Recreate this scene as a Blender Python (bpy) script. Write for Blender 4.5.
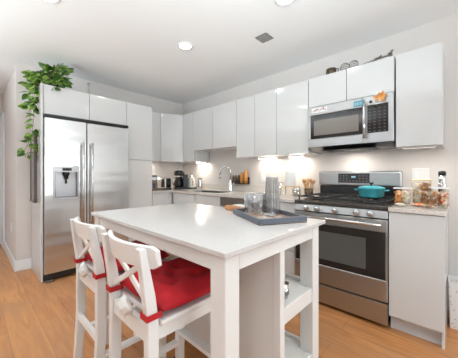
import bpy, bmesh, math, random
from mathutils import Vector, Matrix, noise
R = math.radians
SC = bpy.context.scene
for o in list(bpy.data.objects): bpy.data.objects.remove(o)
COL = SC.collection

# ---------------------------------------------------------------- camera
cam = bpy.data.cameras.new('camera'); camo = bpy.data.objects.new('camera', cam); COL.objects.link(camo)
camo.location = (0, 0, 1.153); camo.rotation_euler = (R(90), 0, R(43.4))
cam.sensor_width = 36; cam.lens = 36 * 245 / 458; cam.shift_y = -4 / 458; cam.clip_start = 0.02
SC.camera = camo

# ---------------------------------------------------------------- world, exposure, daylight
SC.view_settings.view_transform = 'Standard'; SC.view_settings.look = 'None'
SC.view_settings.exposure = 0.18; SC.view_settings.gamma = 1.0; SC.view_settings.use_curve_mapping = False
W = bpy.data.worlds.new('sky'); SC.world = W; W.use_nodes = True
bg = W.node_tree.nodes['Background']; bg.inputs[0].default_value = (0.86, 0.93, 1.0, 1); bg.inputs[1].default_value = 1.0

def area(name, loc, direction, sx, sy, power, col=(1, 1, 1), shape='RECTANGLE', spread=180):
    l = bpy.data.lights.new(name, 'AREA'); l.shape = shape; l.size = sx
    if shape == 'RECTANGLE': l.size_y = sy
    l.energy = power; l.color = col; l.spread = R(spread)
    o = bpy.data.objects.new(name, l); COL.objects.link(o); o.location = loc
    o.rotation_euler = Vector(direction).to_track_quat('-Z', 'Y').to_euler()
    return o
area('window_daylight', (3.48, 1.25, 1.40), (-1, 0, 0), 2.3, 1.4, 46, (0.90, 0.97, 1.0))
area('window_daylight', (-2.1, -3.28, 1.5), (0, 1, 0), 2.4, 1.9, 4, (0.90, 0.97, 1.0))  # lamp for an unseen front window, added for its daylight
area('window_daylight', (1.6, -3.28, 1.5), (0, 1, 0), 2.4, 1.9, 4, (0.90, 0.97, 1.0))  # same for the second added front window
# added unseen lamps aimed upwards to brighten the white ceiling
for bx, by, bd, sp, bp in ((0.35, -0.10, (-0.7, 0.7, 0.9), 95, 22), (-2.1, -1.9, (-0.1, 0.7, 1.0), 110, 40),
                           (-3.5, -1.4, (0, 0.1, 1.0), 140, 22), (1.5, -0.1, (-0.2, 0.3, 1.0), 100, 22)):
    area('added_ceiling_fill', (bx, by, 1.4), bd, 0.5, 0.5, bp, (0.80, 0.935, 1.0), spread=sp)

# ---------------------------------------------------------------- materials
def mat(name, col, rough=0.5, metal=0.0, spec=0.5, coat=0.0, emis=None, trans=0.0, ior=1.45, bump=None, vary=None):
    m = bpy.data.materials.new(name); m.use_nodes = True; nt = m.node_tree
    b = nt.nodes['Principled BSDF']
    b.inputs['Base Color'].default_value = (*col, 1); b.inputs['Roughness'].default_value = rough
    b.inputs['Metallic'].default_value = metal; b.inputs['Specular IOR Level'].default_value = spec
    b.inputs['IOR'].default_value = ior
    b.inputs['Coat Weight'].default_value = coat; b.inputs['Coat Roughness'].default_value = 0.05
    b.inputs['Transmission Weight'].default_value = trans
    if emis: b.inputs['Emission Color'].default_value = (*emis[0], 1); b.inputs['Emission Strength'].default_value = emis[1]
    tc = nt.nodes.new('ShaderNodeTexCoord'); mp = nt.nodes.new('ShaderNodeMapping')
    nt.links.new(tc.outputs['Object'], mp.inputs[0])
    if bump:      # (scale xyz, strength, distance)
        mp.inputs['Scale'].default_value = bump[0]
        n = nt.nodes.new('ShaderNodeTexNoise'); n.inputs['Scale'].default_value = 1; n.inputs['Detail'].default_value = bump[3] if len(bump) > 3 else 2
        bp = nt.nodes.new('ShaderNodeBump'); bp.inputs['Strength'].default_value = bump[1]; bp.inputs['Distance'].default_value = bump[2]
        nt.links.new(mp.outputs[0], n.inputs[0]); nt.links.new(n.outputs[0], bp.inputs['Height']); nt.links.new(bp.outputs[0], b.inputs['Normal'])
    if vary:      # (scale, colour 2, low, high)
        n = nt.nodes.new('ShaderNodeTexNoise'); n.inputs['Scale'].default_value = vary[0]; n.inputs['Detail'].default_value = 4
        nt.links.new(tc.outputs['Object'], n.inputs[0])
        cr = nt.nodes.new('ShaderNodeValToRGB'); cr.color_ramp.elements[0].position = vary[2]; cr.color_ramp.elements[1].position = vary[3]
        cr.color_ramp.elements[0].color = (*col, 1); cr.color_ramp.elements[1].color = (*vary[1], 1)
        nt.links.new(n.outputs[0], cr.inputs[0]); nt.links.new(cr.outputs[0], b.inputs['Base Color'])
    return m

def wood_floor():
    m = bpy.data.materials.new('oak_planks'); m.use_nodes = True; nt = m.node_tree; N = nt.nodes; L = nt.links
    b = N['Principled BSDF']
    tc = N.new('ShaderNodeTexCoord')
    br = N.new('ShaderNodeTexBrick'); br.offset = 0.37; br.offset_frequency = 2
    br.inputs['Scale'].default_value = 1; br.inputs['Brick Width'].default_value = 1.75; br.inputs['Row Height'].default_value = 0.19
    br.inputs['Mortar Size'].default_value = 0.0022; br.inputs['Mortar Smooth'].default_value = 0.3
    br.inputs['Color1'].default_value = (0.56, 0.228, 0.072, 1); br.inputs['Color2'].default_value = (0.66, 0.300, 0.105, 1)
    br.inputs['Mortar'].default_value = (0.30, 0.13, 0.05, 1)
    L.new(tc.outputs['Object'], br.inputs['Vector'])
    mp = N.new('ShaderNodeMapping'); mp.inputs['Scale'].default_value = (1.6, 14, 1); L.new(tc.outputs['Object'], mp.inputs[0])
    n1 = N.new('ShaderNodeTexNoise'); n1.inputs['Scale'].default_value = 1.2; n1.inputs['Detail'].default_value = 7; n1.inputs['Distortion'].default_value = 1.4
    L.new(mp.outputs[0], n1.inputs[0])
    r1 = N.new('ShaderNodeValToRGB'); r1.color_ramp.elements[0].position = 0.36; r1.color_ramp.elements[1].position = 0.62
    r1.color_ramp.elements[0].color = (0.70, 0.62, 0.55, 1); r1.color_ramp.elements[1].color = (1.06, 1.06, 1.06, 1)
    L.new(n1.outputs[0], r1.inputs[0])
    mx = N.new('ShaderNodeMixRGB'); mx.blend_type = 'MULTIPLY'; mx.inputs[0].default_value = 0.75
    L.new(br.outputs['Color'], mx.inputs[1]); L.new(r1.outputs[0], mx.inputs[2])
    # big soft grey-brown clouding
    n2 = N.new('ShaderNodeTexNoise'); n2.inputs['Scale'].default_value = 2.2; n2.inputs['Detail'].default_value = 3; L.new(tc.outputs['Object'], n2.inputs[0])
    r2 = N.new('ShaderNodeValToRGB'); r2.color_ramp.elements[0].position = 0.35; r2.color_ramp.elements[1].position = 0.7
    r2.color_ramp.elements[0].color = (0, 0, 0, 1); r2.color_ramp.elements[1].color = (0.7, 0.7, 0.7, 1); L.new(n2.outputs[0], r2.inputs[0])
    mx2 = N.new('ShaderNodeMixRGB'); mx2.inputs[2].default_value = (0.46, 0.24, 0.12, 1)
    L.new(r2.outputs[0], mx2.inputs[0]); L.new(mx.outputs[0], mx2.inputs[1])
    # knots
    mp3 = N.new('ShaderNodeMapping'); mp3.inputs['Scale'].default_value = (1.7, 4.2, 1); L.new(tc.outputs['Object'], mp3.inputs[0])
    vo = N.new('ShaderNodeTexVoronoi'); vo.inputs['Scale'].default_value = 1.0; L.new(mp3.outputs[0], vo.inputs['Vector'])
    r3 = N.new('ShaderNodeValToRGB'); r3.color_ramp.elements[0].position = 0.03; r3.color_ramp.elements[1].position = 0.14
    r3.color_ramp.elements[0].color = (0.9, 0.9, 0.9, 1); r3.color_ramp.elements[1].color = (0, 0, 0, 1); L.new(vo.outputs['Distance'], r3.inputs[0])
    mx3 = N.new('ShaderNodeMixRGB'); mx3.inputs[2].default_value = (0.13, 0.055, 0.025, 1)
    L.new(r3.outputs[0], mx3.inputs[0]); L.new(mx2.outputs[0], mx3.inputs[1])
    L.new(mx3.outputs[0], b.inputs['Base Color'])
    b.inputs['Roughness'].default_value = 0.38
    bp = N.new('ShaderNodeBump'); bp.inputs['Strength'].default_value = 0.12; bp.inputs['Distance'].default_value = 0.004
    L.new(n1.outputs[0], bp.inputs['Height']); L.new(bp.outputs[0], b.inputs['Normal'])
    return m

def speckle(name, c1, c2, scale, lo, hi, rough=0.2, coat=0.0):
    return mat(name, c1, rough, vary=(scale, c2, lo, hi), coat=coat)

M = dict(
    wall=mat('wall_paint', (0.715, 0.668, 0.636), 0.7, bump=((60, 60, 60), 0.05, 0.002)),
    ceil=mat('ceiling_paint', (0.88, 0.88, 0.875), 0.8, bump=((80, 80, 80), 0.05, 0.002)),
    trim=mat('white_trim', (0.85, 0.86, 0.87), 0.35),
    door=mat('blue_grey_door', (0.42, 0.47, 0.56), 0.4),
    floor=wood_floor(),
    cab=mat('gloss_white_cabinet', (0.655, 0.655, 0.648), 0.12, coat=0.2),
    gap=mat('cabinet_shadow_gap', (0.16, 0.16, 0.155), 0.7),  # dark tone standing for shade in the gaps around doors
    toe=mat('toe_kick', (0.62, 0.64, 0.66), 0.35),
    quartz=speckle('white_quartz', (0.64, 0.615, 0.595), (0.605, 0.58, 0.56), 60, 0.4, 0.7, 0.12),
    counter=speckle('beige_quartz', (0.72, 0.67, 0.62), (0.55, 0.49, 0.44), 120, 0.45, 0.7, 0.15),
    ss=mat('brushed_steel', (0.45, 0.45, 0.448), 0.34, 1.0, bump=((2, 2, 160), 0.06, 0.002)),
    fridge=mat('fridge_steel', (0.68, 0.685, 0.685), 0.24, 1.0, bump=((0.5, 1.1, 9), 0.5, 0.010, 0)),
    disp=mat('dispenser_plastic', (0.52, 0.53, 0.55), 0.3, 0.3),
    ssd=mat('dark_steel', (0.27, 0.27, 0.27), 0.3, 1.0),
    ssl=mat('polished_steel', (0.66, 0.66, 0.65), 0.12, 1.0),
    chrome=mat('chrome', (0.78, 0.78, 0.78), 0.08, 1.0),
    black=mat('black_enamel', (0.018, 0.018, 0.018), 0.25),
    blackm=mat('black_matte', (0.03, 0.03, 0.03), 0.55),
    cookgrey=mat('cooktop_enamel', (0.05, 0.045, 0.042), 0.22, vary=(30, (0.09, 0.07, 0.06), 0.4, 0.7)),
    glassb=mat('black_glass', (0.022, 0.018, 0.016), 0.06),
    glassw=mat('oven_window', (0.10, 0.097, 0.09), 0.08),
    mwglass=mat('microwave_window', (0.20, 0.175, 0.15), 0.18),
    keys=mat('grey_keys', (0.13, 0.13, 0.135), 0.4),
    lcd=mat('teal_display', (0.08, 0.22, 0.28), 0.2, emis=((0.15, 0.45, 0.55), 0.25)),
    lcdk=mat('display_digits', (0.25, 0.42, 0.48), 0.3, emis=((0.3, 0.6, 0.7), 0.2)),
    white=mat('white_painted_wood', (0.82, 0.81, 0.79), 0.33, bump=((8, 8, 60), 0.04, 0.002)),
    islandw=mat('island_paint', (0.80, 0.79, 0.765), 0.4),
    plastic=mat('white_plastic', (0.83, 0.83, 0.82), 0.3),
    red=mat('red_cotton', (0.46, 0.006, 0.012), 0.8, vary=(7, (0.34, 0.004, 0.012), 0.4, 0.65), bump=((90, 90, 90), 0.15, 0.002)),
    redr=mat('red_ribbon', (0.50, 0.012, 0.016), 0.6),
    cloth=mat('white_cloth', (0.80, 0.80, 0.78), 0.8, bump=((25, 25, 25), 0.6, 0.006)),
    glass=mat('clear_glass', (0.97, 0.98, 0.98), 0.02, trans=1.0, ior=1.45),
    smoke=mat('smoked_glass', (0.74, 0.735, 0.73), 0.05, trans=0.9, ior=1.35),
    acryl=mat('clear_acrylic', (0.97, 0.96, 0.93), 0.06, trans=0.93, ior=1.15),
    teal=mat('turquoise_enamel', (0.075, 0.50, 0.58), 0.15, coat=0.5),
    gold=mat('gold_trim', (0.66, 0.45, 0.20), 0.3, 0.6),
    woodl=mat('light_wood', (0.62, 0.36, 0.16), 0.5, vary=(14, (0.48, 0.25, 0.10), 0.4, 0.7)),
    woodb=mat('acacia_wood', (0.56, 0.25, 0.085), 0.45, vary=(11, (0.40, 0.15, 0.05), 0.4, 0.65)),
    trayw=mat('tray_inlay', (0.42, 0.26, 0.18), 0.18, vary=(16, (0.70, 0.58, 0.50), 0.45, 0.62)),
    slate=mat('slate_blue_tray', (0.105, 0.118, 0.145), 0.4),
    orange=mat('orange_liquid', (0.62, 0.27, 0.07), 0.25),
    brownj=mat('dark_spice', (0.16, 0.10, 0.07), 0.3),
    bronze=mat('dark_bronze', (0.10, 0.07, 0.05), 0.4, 0.6, vary=(30, (0.25, 0.2, 0.1), 0.5, 0.7)),
    pewter=mat('pewter', (0.24, 0.22, 0.20), 0.45, 0.6),
    pot=mat('dark_plant_pot', (0.035, 0.028, 0.03), 0.6),
    leaf=mat('leaf', (0.040, 0.13, 0.012), 0.35, vary=(15, (0.24, 0.40, 0.06), 0.44, 0.60)),
    stem=mat('stem', (0.25, 0.22, 0.10), 0.6),
    strip=mat('weathered_grey_wood', (0.36, 0.32, 0.28), 0.5, vary=(18, (0.22, 0.19, 0.17), 0.4, 0.7)),
    bulb=mat('lamp_glow', (1, 1, 1), 0.5, emis=((1.0, 0.97, 0.92), 14)),
    strip_l=mat('strip_glow', (1, 1, 1), 0.5, emis=((1.0, 0.95, 0.87), 9)),
    dim=mat('dim_strip', (0.8, 0.78, 0.75), 0.5, emis=((1.0, 0.95, 0.87), 0.4)),
    vent=mat('vent_grey', (0.30, 0.29, 0.27), 0.5),
    ventd=mat('vent_dark', (0.12, 0.115, 0.11), 0.6),
    magno=mat('orange_flower', (0.58, 0.22, 0.05), 0.5, vary=(40, (0.75, 0.36, 0.10), 0.4, 0.6)),
    magnr=mat('red_brown_art', (0.42, 0.13, 0.07), 0.5, vary=(60, (0.75, 0.70, 0.66), 0.48, 0.55)),
    dkgreen=mat('dark_green_leaf', (0.03, 0.05, 0.02), 0.5),
    bin=None, packs=None)

def multi(name, stops, scale, rough=0.4, kind='vor'):
    m = bpy.data.materials.new(name); m.use_nodes = True; nt = m.node_tree; b = nt.nodes['Principled BSDF']
    tc = nt.nodes.new('ShaderNodeTexCoord'); v = nt.nodes.new('ShaderNodeTexVoronoi'); v.inputs['Scale'].default_value = scale
    nt.links.new(tc.outputs['Object'], v.inputs['Vector'])
    cr = nt.nodes.new('ShaderNodeValToRGB'); cr.color_ramp.interpolation = 'CONSTANT' if kind == 'vor' else 'LINEAR'
    while len(cr.color_ramp.elements) > 1: cr.color_ramp.elements.remove(cr.color_ramp.elements[0])
    cr.color_ramp.elements[0].position = 0; cr.color_ramp.elements[0].color = (*stops[0][1], 1)
    for p, c in stops[1:]:
        e = cr.color_ramp.elements.new(p); e.color = (*c, 1)
    if kind == 'vor':
        sp = nt.nodes.new('ShaderNodeSeparateColor'); nt.links.new(v.outputs['Color'], sp.inputs[0]); nt.links.new(sp.outputs[0], cr.inputs[0])
    else: nt.links.new(v.outputs['Distance'], cr.inputs[0])
    nt.links.new(cr.outputs[0], b.inputs['Base Color']); b.inputs['Roughness'].default_value = rough
    return m
def thin(name, tint, k, rough=0.03, body=None):
    m = bpy.data.materials.new(name); m.use_nodes = True; nt = m.node_tree; N = nt.nodes; L = nt.links
    N.remove(N['Principled BSDF']); out = N['Material Output']
    tr = N.new('ShaderNodeBsdfTransparent'); tr.inputs[0].default_value = (*tint, 1)
    gl = N.new('ShaderNodeBsdfGlossy'); gl.inputs['Roughness'].default_value = rough; gl.inputs[0].default_value = (1, 1, 1, 1)
    lw = N.new('ShaderNodeLayerWeight'); lw.inputs[0].default_value = k
    mx = N.new('ShaderNodeMixShader'); L.new(lw.outputs['Facing'], mx.inputs[0]); L.new(tr.outputs[0], mx.inputs[1]); L.new(gl.outputs[0], mx.inputs[2])
    last = mx
    if body:
        df = N.new('ShaderNodeBsdfDiffuse'); df.inputs[0].default_value = (*body[0], 1)
        m2 = N.new('ShaderNodeMixShader'); m2.inputs[0].default_value = body[1]; L.new(mx.outputs[0], m2.inputs[1]); L.new(df.outputs[0], m2.inputs[2]); last = m2
    L.new(last.outputs[0], out.inputs[0])
    return m
M['glass'] = thin('clear_glass', (0.84, 0.85, 0.86), 0.45)
M['smoke'] = thin('smoked_glass', (0.72, 0.72, 0.72), 0.40, 0.12, ((0.26, 0.255, 0.25), 0.32))
M['acryl'] = thin('clear_acrylic', (0.97, 0.96, 0.94), 0.15)
M['bin'] = multi('dotted_white_card', [(0, (0.55, 0.33, 0.28)), (0.2, (0.70, 0.52, 0.48)), (0.3, (0.82, 0.80, 0.78))], 44, 0.5, 'dots')
WRAP = [multi('wrapper_red', [(0, (0.62, 0.10, 0.03)), (0.4, (0.75, 0.35, 0.15)), (0.7, (0.8, 0.7, 0.6))], 60),
        multi('wrapper_orange', [(0, (0.75, 0.32, 0.08)), (0.5, (0.72, 0.50, 0.30)), (0.75, (0.45, 0.10, 0.05))], 60),
        multi('wrapper_cream', [(0, (0.75, 0.68, 0.55)), (0.5, (0.60, 0.42, 0.22)), (0.75, (0.80, 0.78, 0.74))], 60),
        multi('wrapper_brown', [(0, (0.30, 0.15, 0.08)), (0.5, (0.55, 0.28, 0.12)), (0.8, (0.70, 0.60, 0.50))], 60)]

# ---------------------------------------------------------------- mesh builder
class MB:
    def __init__(s): s.bm = bmesh.new(); s.sm = set()
    def _merge(s, b2):
        me = bpy.data.meshes.new('t'); b2.to_mesh(me); b2.free(); s.bm.from_mesh(me); bpy.data.meshes.remove(me)
    def box(s, a, b, bev=0.003, seg=1, mtx=None):
        b2 = bmesh.new(); bmesh.ops.create_cube(b2, size=1)
        c = [(a[i] + b[i]) / 2 for i in range(3)]; d = [abs(b[i] - a[i]) for i in range(3)]
        for v in b2.verts: v.co = Vector((v.co[i] * d[i] + c[i] for i in range(3)))
        bev = min(bev, min(d) * 0.45)
        if bev > 1e-5: bmesh.ops.bevel(b2, geom=list(b2.edges), offset=bev, segments=seg, affect='EDGES', profile=0.5)
        if mtx: bmesh.ops.transform(b2, matrix=mtx, verts=b2.verts)
        s._merge(b2); return s
    def bar(s, p, q, w, h, bev=0.002, up=(0, 0, 1), seg=1):          # a beam of section w x h from p to q
        p = Vector(p); q = Vector(q); d = (q - p); L = d.length; z = d.normalized(); u = Vector(up)
        x = u.cross(z)
        if x.length < 1e-4: x = Vector((1, 0, 0)).cross(z)
        x.normalize(); y = z.cross(x)
        m = Matrix(((x.x, y.x, z.x, p.x), (x.y, y.y, z.y, p.y), (x.z, y.z, z.z, p.z), (0, 0, 0, 1)))
        return s.box((-w / 2, -h / 2, 0), (w / 2, h / 2, L), bev, seg, m)
    def lathe(s, prof, c=(0, 0, 0), n=24, axis='z', cap=True):
        b2 = bmesh.new(); rings = []
        for r, z in prof:
            ring = []
            for i in range(n):
                t = 2 * math.pi * i / n; ring.append(b2.verts.new((r * math.cos(t), r * math.sin(t), z)))
            rings.append(ring)
        for a, b in zip(rings, rings[1:]):
            for i in range(n):
                f = b2.faces.new((a[i], a[(i + 1) % n], b[(i + 1) % n], b[i])); f.smooth = True
        if cap:
            for ring in (rings[0], rings[-1]): b2.faces.new(ring)
        bmesh.ops.recalc_face_normals(b2, faces=b2.faces)
        if axis == 'x': bmesh.ops.rotate(b2, verts=b2.verts, matrix=Matrix.Rotation(R(90), 3, 'Y'))
        if axis == 'y': bmesh.ops.rotate(b2, verts=b2.verts, matrix=Matrix.Rotation(R(90), 3, 'X'))
        if axis == '-y': bmesh.ops.rotate(b2, verts=b2.verts, matrix=Matrix.Rotation(R(90), 3, 'X'))
        bmesh.ops.translate(b2, verts=b2.verts, vec=Vector(c)); s._merge(b2); return s
    def tube(s, pts, r, n=10, closed=False):
        pts = [Vector(p) for p in pts]; b2 = bmesh.new(); rings = []; K = len(pts)
        prev = None
        for i, p in enumerate(pts):
            if closed: t = pts[(i + 1) % K] - pts[i - 1]
            else: t = pts[min(i + 1, K - 1)] - pts[max(i - 1, 0)]
            t.normalize()
            if prev is None:
                x = t.orthogonal().normalized()
            else:
                x = (prev - t * prev.dot(t)); x = x.normalized() if x.length > 1e-6 else t.orthogonal().normalized()
            prev = x; y = t.cross(x); rr = r[i] if isinstance(r, (list, tuple)) else r
            rings.append([b2.verts.new(p + (x * math.cos(2 * math.pi * k / n) + y * math.sin(2 * math.pi * k / n)) * rr) for k in range(n)])
        pr = list(zip(rings, rings[1:])) + ([(rings[-1], rings[0])] if closed else [])
        for a, b in pr:
            for k in range(n):
                f = b2.faces.new((a[k], a[(k + 1) % n], b[(k + 1) % n], b[k])); f.smooth = True
        if not closed: b2.faces.new(rings[0][::-1]); b2.faces.new(rings[-1])
        bmesh.ops.recalc_face_normals(b2, faces=b2.faces); s._merge(b2); return s
    def prism(s, poly, vec, bev=0.0):
        b2 = bmesh.new(); vs = [b2.verts.new(p) for p in poly]; f = b2.faces.new(vs)
        r = bmesh.ops.extrude_face_region(b2, geom=[f]); nv = [e for e in r['geom'] if isinstance(e, bmesh.types.BMVert)]
        bmesh.ops.translate(b2, verts=nv, vec=Vector(vec)); bmesh.ops.recalc_face_normals(b2, faces=b2.faces)
        if bev: bmesh.ops.bevel(b2, geom=list(b2.edges), offset=bev, segments=1, affect='EDGES')
        s._merge(b2); return s
    def grid(s, fn, nu, nv, smooth=True):
        b2 = bmesh.new(); g = [[b2.verts.new(fn(i / nu, j / nv)) for j in range(nv + 1)] for i in range(nu + 1)]
        for i in range(nu):
            for j in range(nv):
                f = b2.faces.new((g[i][j], g[i + 1][j], g[i + 1][j + 1], g[i][j + 1])); f.smooth = smooth
        s._merge(b2); return s
    def build(s, name, m, parent=None, loc=None, smooth=False):
        me = bpy.data.meshes.new(name)
        if parent is not None and parent.get('_w'):
            o0 = Vector(parent['_w']); bmesh.ops.translate(s.bm, verts=s.bm.verts, vec=-o0)
        elif loc is not None:
            bmesh.ops.translate(s.bm, verts=s.bm.verts, vec=-Vector(loc))
        if smooth:
            for f in s.bm.faces: f.smooth = True
        s.bm.to_mesh(me); s.bm.free(); me.materials.append(m)
        o = bpy.data.objects.new(name, me); COL.objects.link(o)
        if parent is not None: o.parent = parent
        if parent is not None and parent.get('_w'): o['_w'] = list(parent['_w'])
        if loc is not None: o.location = loc
        return o

def thing(name, label, cat, loc=(0, 0, 0), rz=0, group=None, world=False):
    """Empty at the base; with world=True the parts are given in world coordinates."""
    o = bpy.data.objects.new(name, None); COL.objects.link(o); o.empty_display_size = 0.1
    o.location = loc; o.rotation_euler = (0, 0, rz); o['label'] = label; o['category'] = cat
    if group: o['group'] = group
    if world: o['_w'] = list(loc)
    return o
def tag(o, label, cat, group=None):
    o['label'] = label; o['category'] = cat
    if group: o['group'] = group
    return o
def struct(name, mb, m, loc=None, parent=None):
    o = mb.build(name, m, parent, loc)
    if parent is None: o['kind'] = 'structure'
    return o
def dup(root, loc, rz=0, label=None):
    r = root.copy(); COL.objects.link(r); r.location = loc; r.rotation_euler = (0, 0, rz)
    if label: r['label'] = label
    for ch in list(root.children):
        c = ch.copy(); COL.objects.link(c); c.parent = r
        for g in list(ch.children):
            d = g.copy(); COL.objects.link(d); d.parent = c
    return r

# ================================================================= the room
XL, YB, ZC = -3.86, 2.8, 2.5       # fridge wall, range wall, ceiling
XR, YF, XH = 3.5, -3.3, -5.6
struct('floor', MB().box((XH - .15, YF - .15, -0.1), (XR + .15, YB + .15, 0), 0), M['floor'])
struct('ceiling', MB().box((XH - .15, YF - .15, ZC), (XR + .15, YB + .15, ZC + .12), 0), M['ceil'])
struct('wall_back', MB().box((XL - .14, YB, 0), (XR + .15, YB + .15, ZC), 0), M['wall'])
struct('wall_left', MB().box((XL - .14, 0.378, 0), (XL, YB, ZC), 0), M['wall'])
struct('wall_hall', MB().box((XH, 0.378, 0), (XL - .14, 0.50, ZC), 0), M['wall'])
# far hall wall with a door opening Y -0.5 .. 0.34
w = MB().box((XH - .15, YF, 0), (XH, -0.52, ZC), 0).box((XH - .15, 0.345, 0), (XH, 0.5, ZC), 0).box((XH - .15, -0.52, 2.04), (XH, 0.345, ZC), 0)
struct('wall_far', w, M['wall'])
d1 = struct('door_1', MB().box((XH - .06, -0.515, 0.005), (XH - .02, 0.34, 2.035), .002), M['door'])
MB().lathe([(0.012, 0), (0.012, .03), (0.027, .035), (0.03, .055), (0.02, .065)], (XH - .02, -0.44, 1.0), 16, 'x').build('door_knob', M['ssl'], d1)
struct('trim_1', MB().box((XH, -0.60, 0), (XH + .02, -0.52, 2.12), .003).box((XH, -0.52, 2.04), (XH + .02, 0.345, 2.12), .003).box((XH, 0.345, 0), (XH + .02, 0.376, 2.12), .003), M['trim'])
struct('trim_2', MB().box((-5.46, 0.352, 0.0), (-5.20, 0.377, 2.14), .003), M['trim'])
# right wall with a wide window, front wall with two windows added for daylight
def wall_x(name, x0, x1, y0, y1, wy0, wy1, z0, z1):
    m = MB().box((x0, y0, 0), (x1, wy0, ZC), 0).box((x0, wy1, 0), (x1, y1, ZC), 0).box((x0, wy0, 0), (x1, wy1, z0), 0).box((x0, wy0, z1), (x1, wy1, ZC), 0)
    struct(name, m, M['wall'])
wall_x('wall_right', XR, XR + .15, YF, YB, 0.1, 2.4, 0.7, 2.1)
m = MB()
for a, b in ((XH, -3.3), (-0.9, 0.4), (2.8, XR + .15)): m.box((a, YF - .15, 0), (b, YF, ZC), 0)
for a, b in ((-3.3, -0.9), (0.4, 2.8)): m.box((a, YF - .15, 0), (b, YF, .55), 0).box((a, YF - .15, 2.45), (b, YF, ZC), 0)
struct('wall_front', m, M['wall'])
def win_frame(name, mk):
    struct(name, mk, M['trim'])
win_frame('window_1', MB().box((XR - .01, 0.06, 0.65), (XR + .03, 0.14, 2.14)).box((XR - .01, 2.36, 0.65), (XR + .03, 2.44, 2.14)).box((XR - .01, 0.14, 2.07), (XR + .03, 2.36, 2.14)).box((XR - .03, 0.14, 0.65), (XR + .03, 2.36, 0.72)).box((XR, 1.22, .72), (XR + .03, 1.28, 2.07)))
for i, (a, b) in enumerate(((-3.3, -0.9), (0.4, 2.8))):  # frames of the two added front windows, out of view
    c = (a + b) / 2
    win_frame('window_%d' % (i + 2), MB().box((a - .05, YF - .03, .5), (a + .03, YF + .01, 2.48)).box((b - .03, YF - .03, .5), (b + .05, YF + .01, 2.48)).box((a + .03, YF - .03, .5), (b - .03, YF + .03, .57)).box((a + .03, YF - .03, 2.42), (b - .03, YF + .01, 2.48)).box((c - .03, YF - .03, .57), (c + .03, YF, 2.42)))
# baseboards
def bb(name, a, b): struct(name, MB().box((*a, 0), (*b, 0.125), .004), M['trim'])
bb('baseboard_left', (XL, 0.362), (XL + .016, 0.53))
bb('baseboard_hall', (-5.2, 0.362), (XL, 0.378))
bb('baseboard_back', (-0.04, YB - .016), (XR, YB))
bb('baseboard_right', (XR - .016, YF + .016), (XR, YB - .016))
bb('baseboard_front', (XH + .03, YF), (XR, YF + .016))
bb('baseboard_far', (XH, YF + .016), (XH + .016, -0.605))

t = thing('added_rug', 'large pale grey rug added out of view to grey the steel reflections', 'rug', (1.9, -.3, 0), world=True)
MB().box((0.75, -2.7, .001), (3.2, 2.3, .012), .003).build('rug_pile', mat('grey_rug', (0.50, 0.50, 0.51), .9), t)  # added rug, unseen, to neutralise reflections and floor bounce
# recessed ceiling lights
def downlight(loc, label):
    t = thing('recessed_light', label, 'ceiling light', loc, group='recessed ceiling lights')
    MB().lathe([(0.058, -.004), (0.075, -.008), (0.082, -.004), (0.082, 0.0)], n=28, cap=False).build('trim_ring', M['plastic'], t)
    MB().lathe([(0.0005, -.003), (0.058, -.004)], n=28, cap=False).build('lens', M['bulb'], t)
    area('downlight', (loc[0], loc[1], loc[2] - .015), (0, 0, -1), .12, .12, PW_CAN, (1.0, 0.965, 0.92), 'DISK', 160)
    return t
PW_CAN = 1.5
for l, s in (((-2.09, 1.545, ZC), 'round recessed ceiling light nearest the corner cabinets'),
             ((-0.975, 1.655, ZC), 'round recessed ceiling light between the air vent and the range'),
             ((-2.26, 0.40, ZC), 'round recessed ceiling light nearest the fridge and the hanging plant'),
             ((-0.95, 0.35, ZC), 'round recessed ceiling light above the near end of the island'),
             ((0.4, 1.3, ZC), 'round recessed ceiling light beyond the snack cabinet'),
             ((0.6, -1.0, ZC), 'round recessed ceiling light in the living area, nearer the wide window'),
             ((-1.6, -1.3, ZC), 'round recessed ceiling light in the living area, nearer the hall')):
    downlight(l, s)
# square air vent in the ceiling
t = thing('air_vent', 'small square grey air vent set in the white ceiling', 'air vent', (-1.40, 1.985, ZC), R(0), world=True)
cx, cy = -1.40, 1.985
MB().box((cx - .066, cy - .066, ZC - .006), (cx + .066, cy + .066, ZC - .0005), .002).build('vent_plate', M['ventd'], t)
m = MB()
for k in range(6): m.box((cx - .06, cy - .058 + k * .0205, ZC - .012), (cx + .06, cy - .047 + k * .0205, ZC - .005), .001)
m.box((cx - .005, cy - .06, ZC - .013), (cx + .005, cy + .06, ZC - .005), .001)
m.build('louvre', M['vent'], t)

# ================================================================= cabinets
G = 0.0026
def upper(name_lbl, x0, x1, z0, z1, doors, parent_group='white wall cabinets on the range wall', yf=2.45):
    t = thing('wall_cabinet', name_lbl, 'cabinet', ((x0 + x1) / 2, 2.62, z0), world=True)
    MB().box((x0 + .001, yf + .022, z0), (x1 - .001, YB - .002, z1), .001).build('carcass', M['cab'], t)
    n = len(doors) - 1
    for i in range(n):
        MB().box((doors[i] + G, yf, z0 - .0), (doors[i + 1] - G, yf + .019, z1), .0015).build('door', M['cab'], t)
    MB().box((x0 + .003, yf + .019, z0 + .004), (x1 - .003, yf + .0215, z1 - .004), 0).build('gap_shade', M['gap'], t)  # dark sheet behind the doors, painted shade for the seams
    return t
ZT = 2.157
upper('narrow gloss white wall cabinet beside the angled corner cabinet', -3.376, -3.09, 1.375, ZT, [-3.376, -3.09])
upper('short two-door gloss white wall cabinet above the sink', -3.09, -2.181, 1.54, ZT, [-3.09, -2.655, -2.181])
upper('tall two-door gloss white wall cabinet next to the short one above the sink', -2.181, -1.56, 1.386, ZT, [-2.181, -1.875, -1.56])
upper('single-door gloss white wall cabinet just left of the microwave', -1.56, -1.168, 1.386, ZT, [-1.56, -1.168])
upper('low two-door gloss white wall cabinet above the microwave', -1.166, -0.405, 1.858, ZT, [-1.166, -0.786, -0.405])
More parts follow.
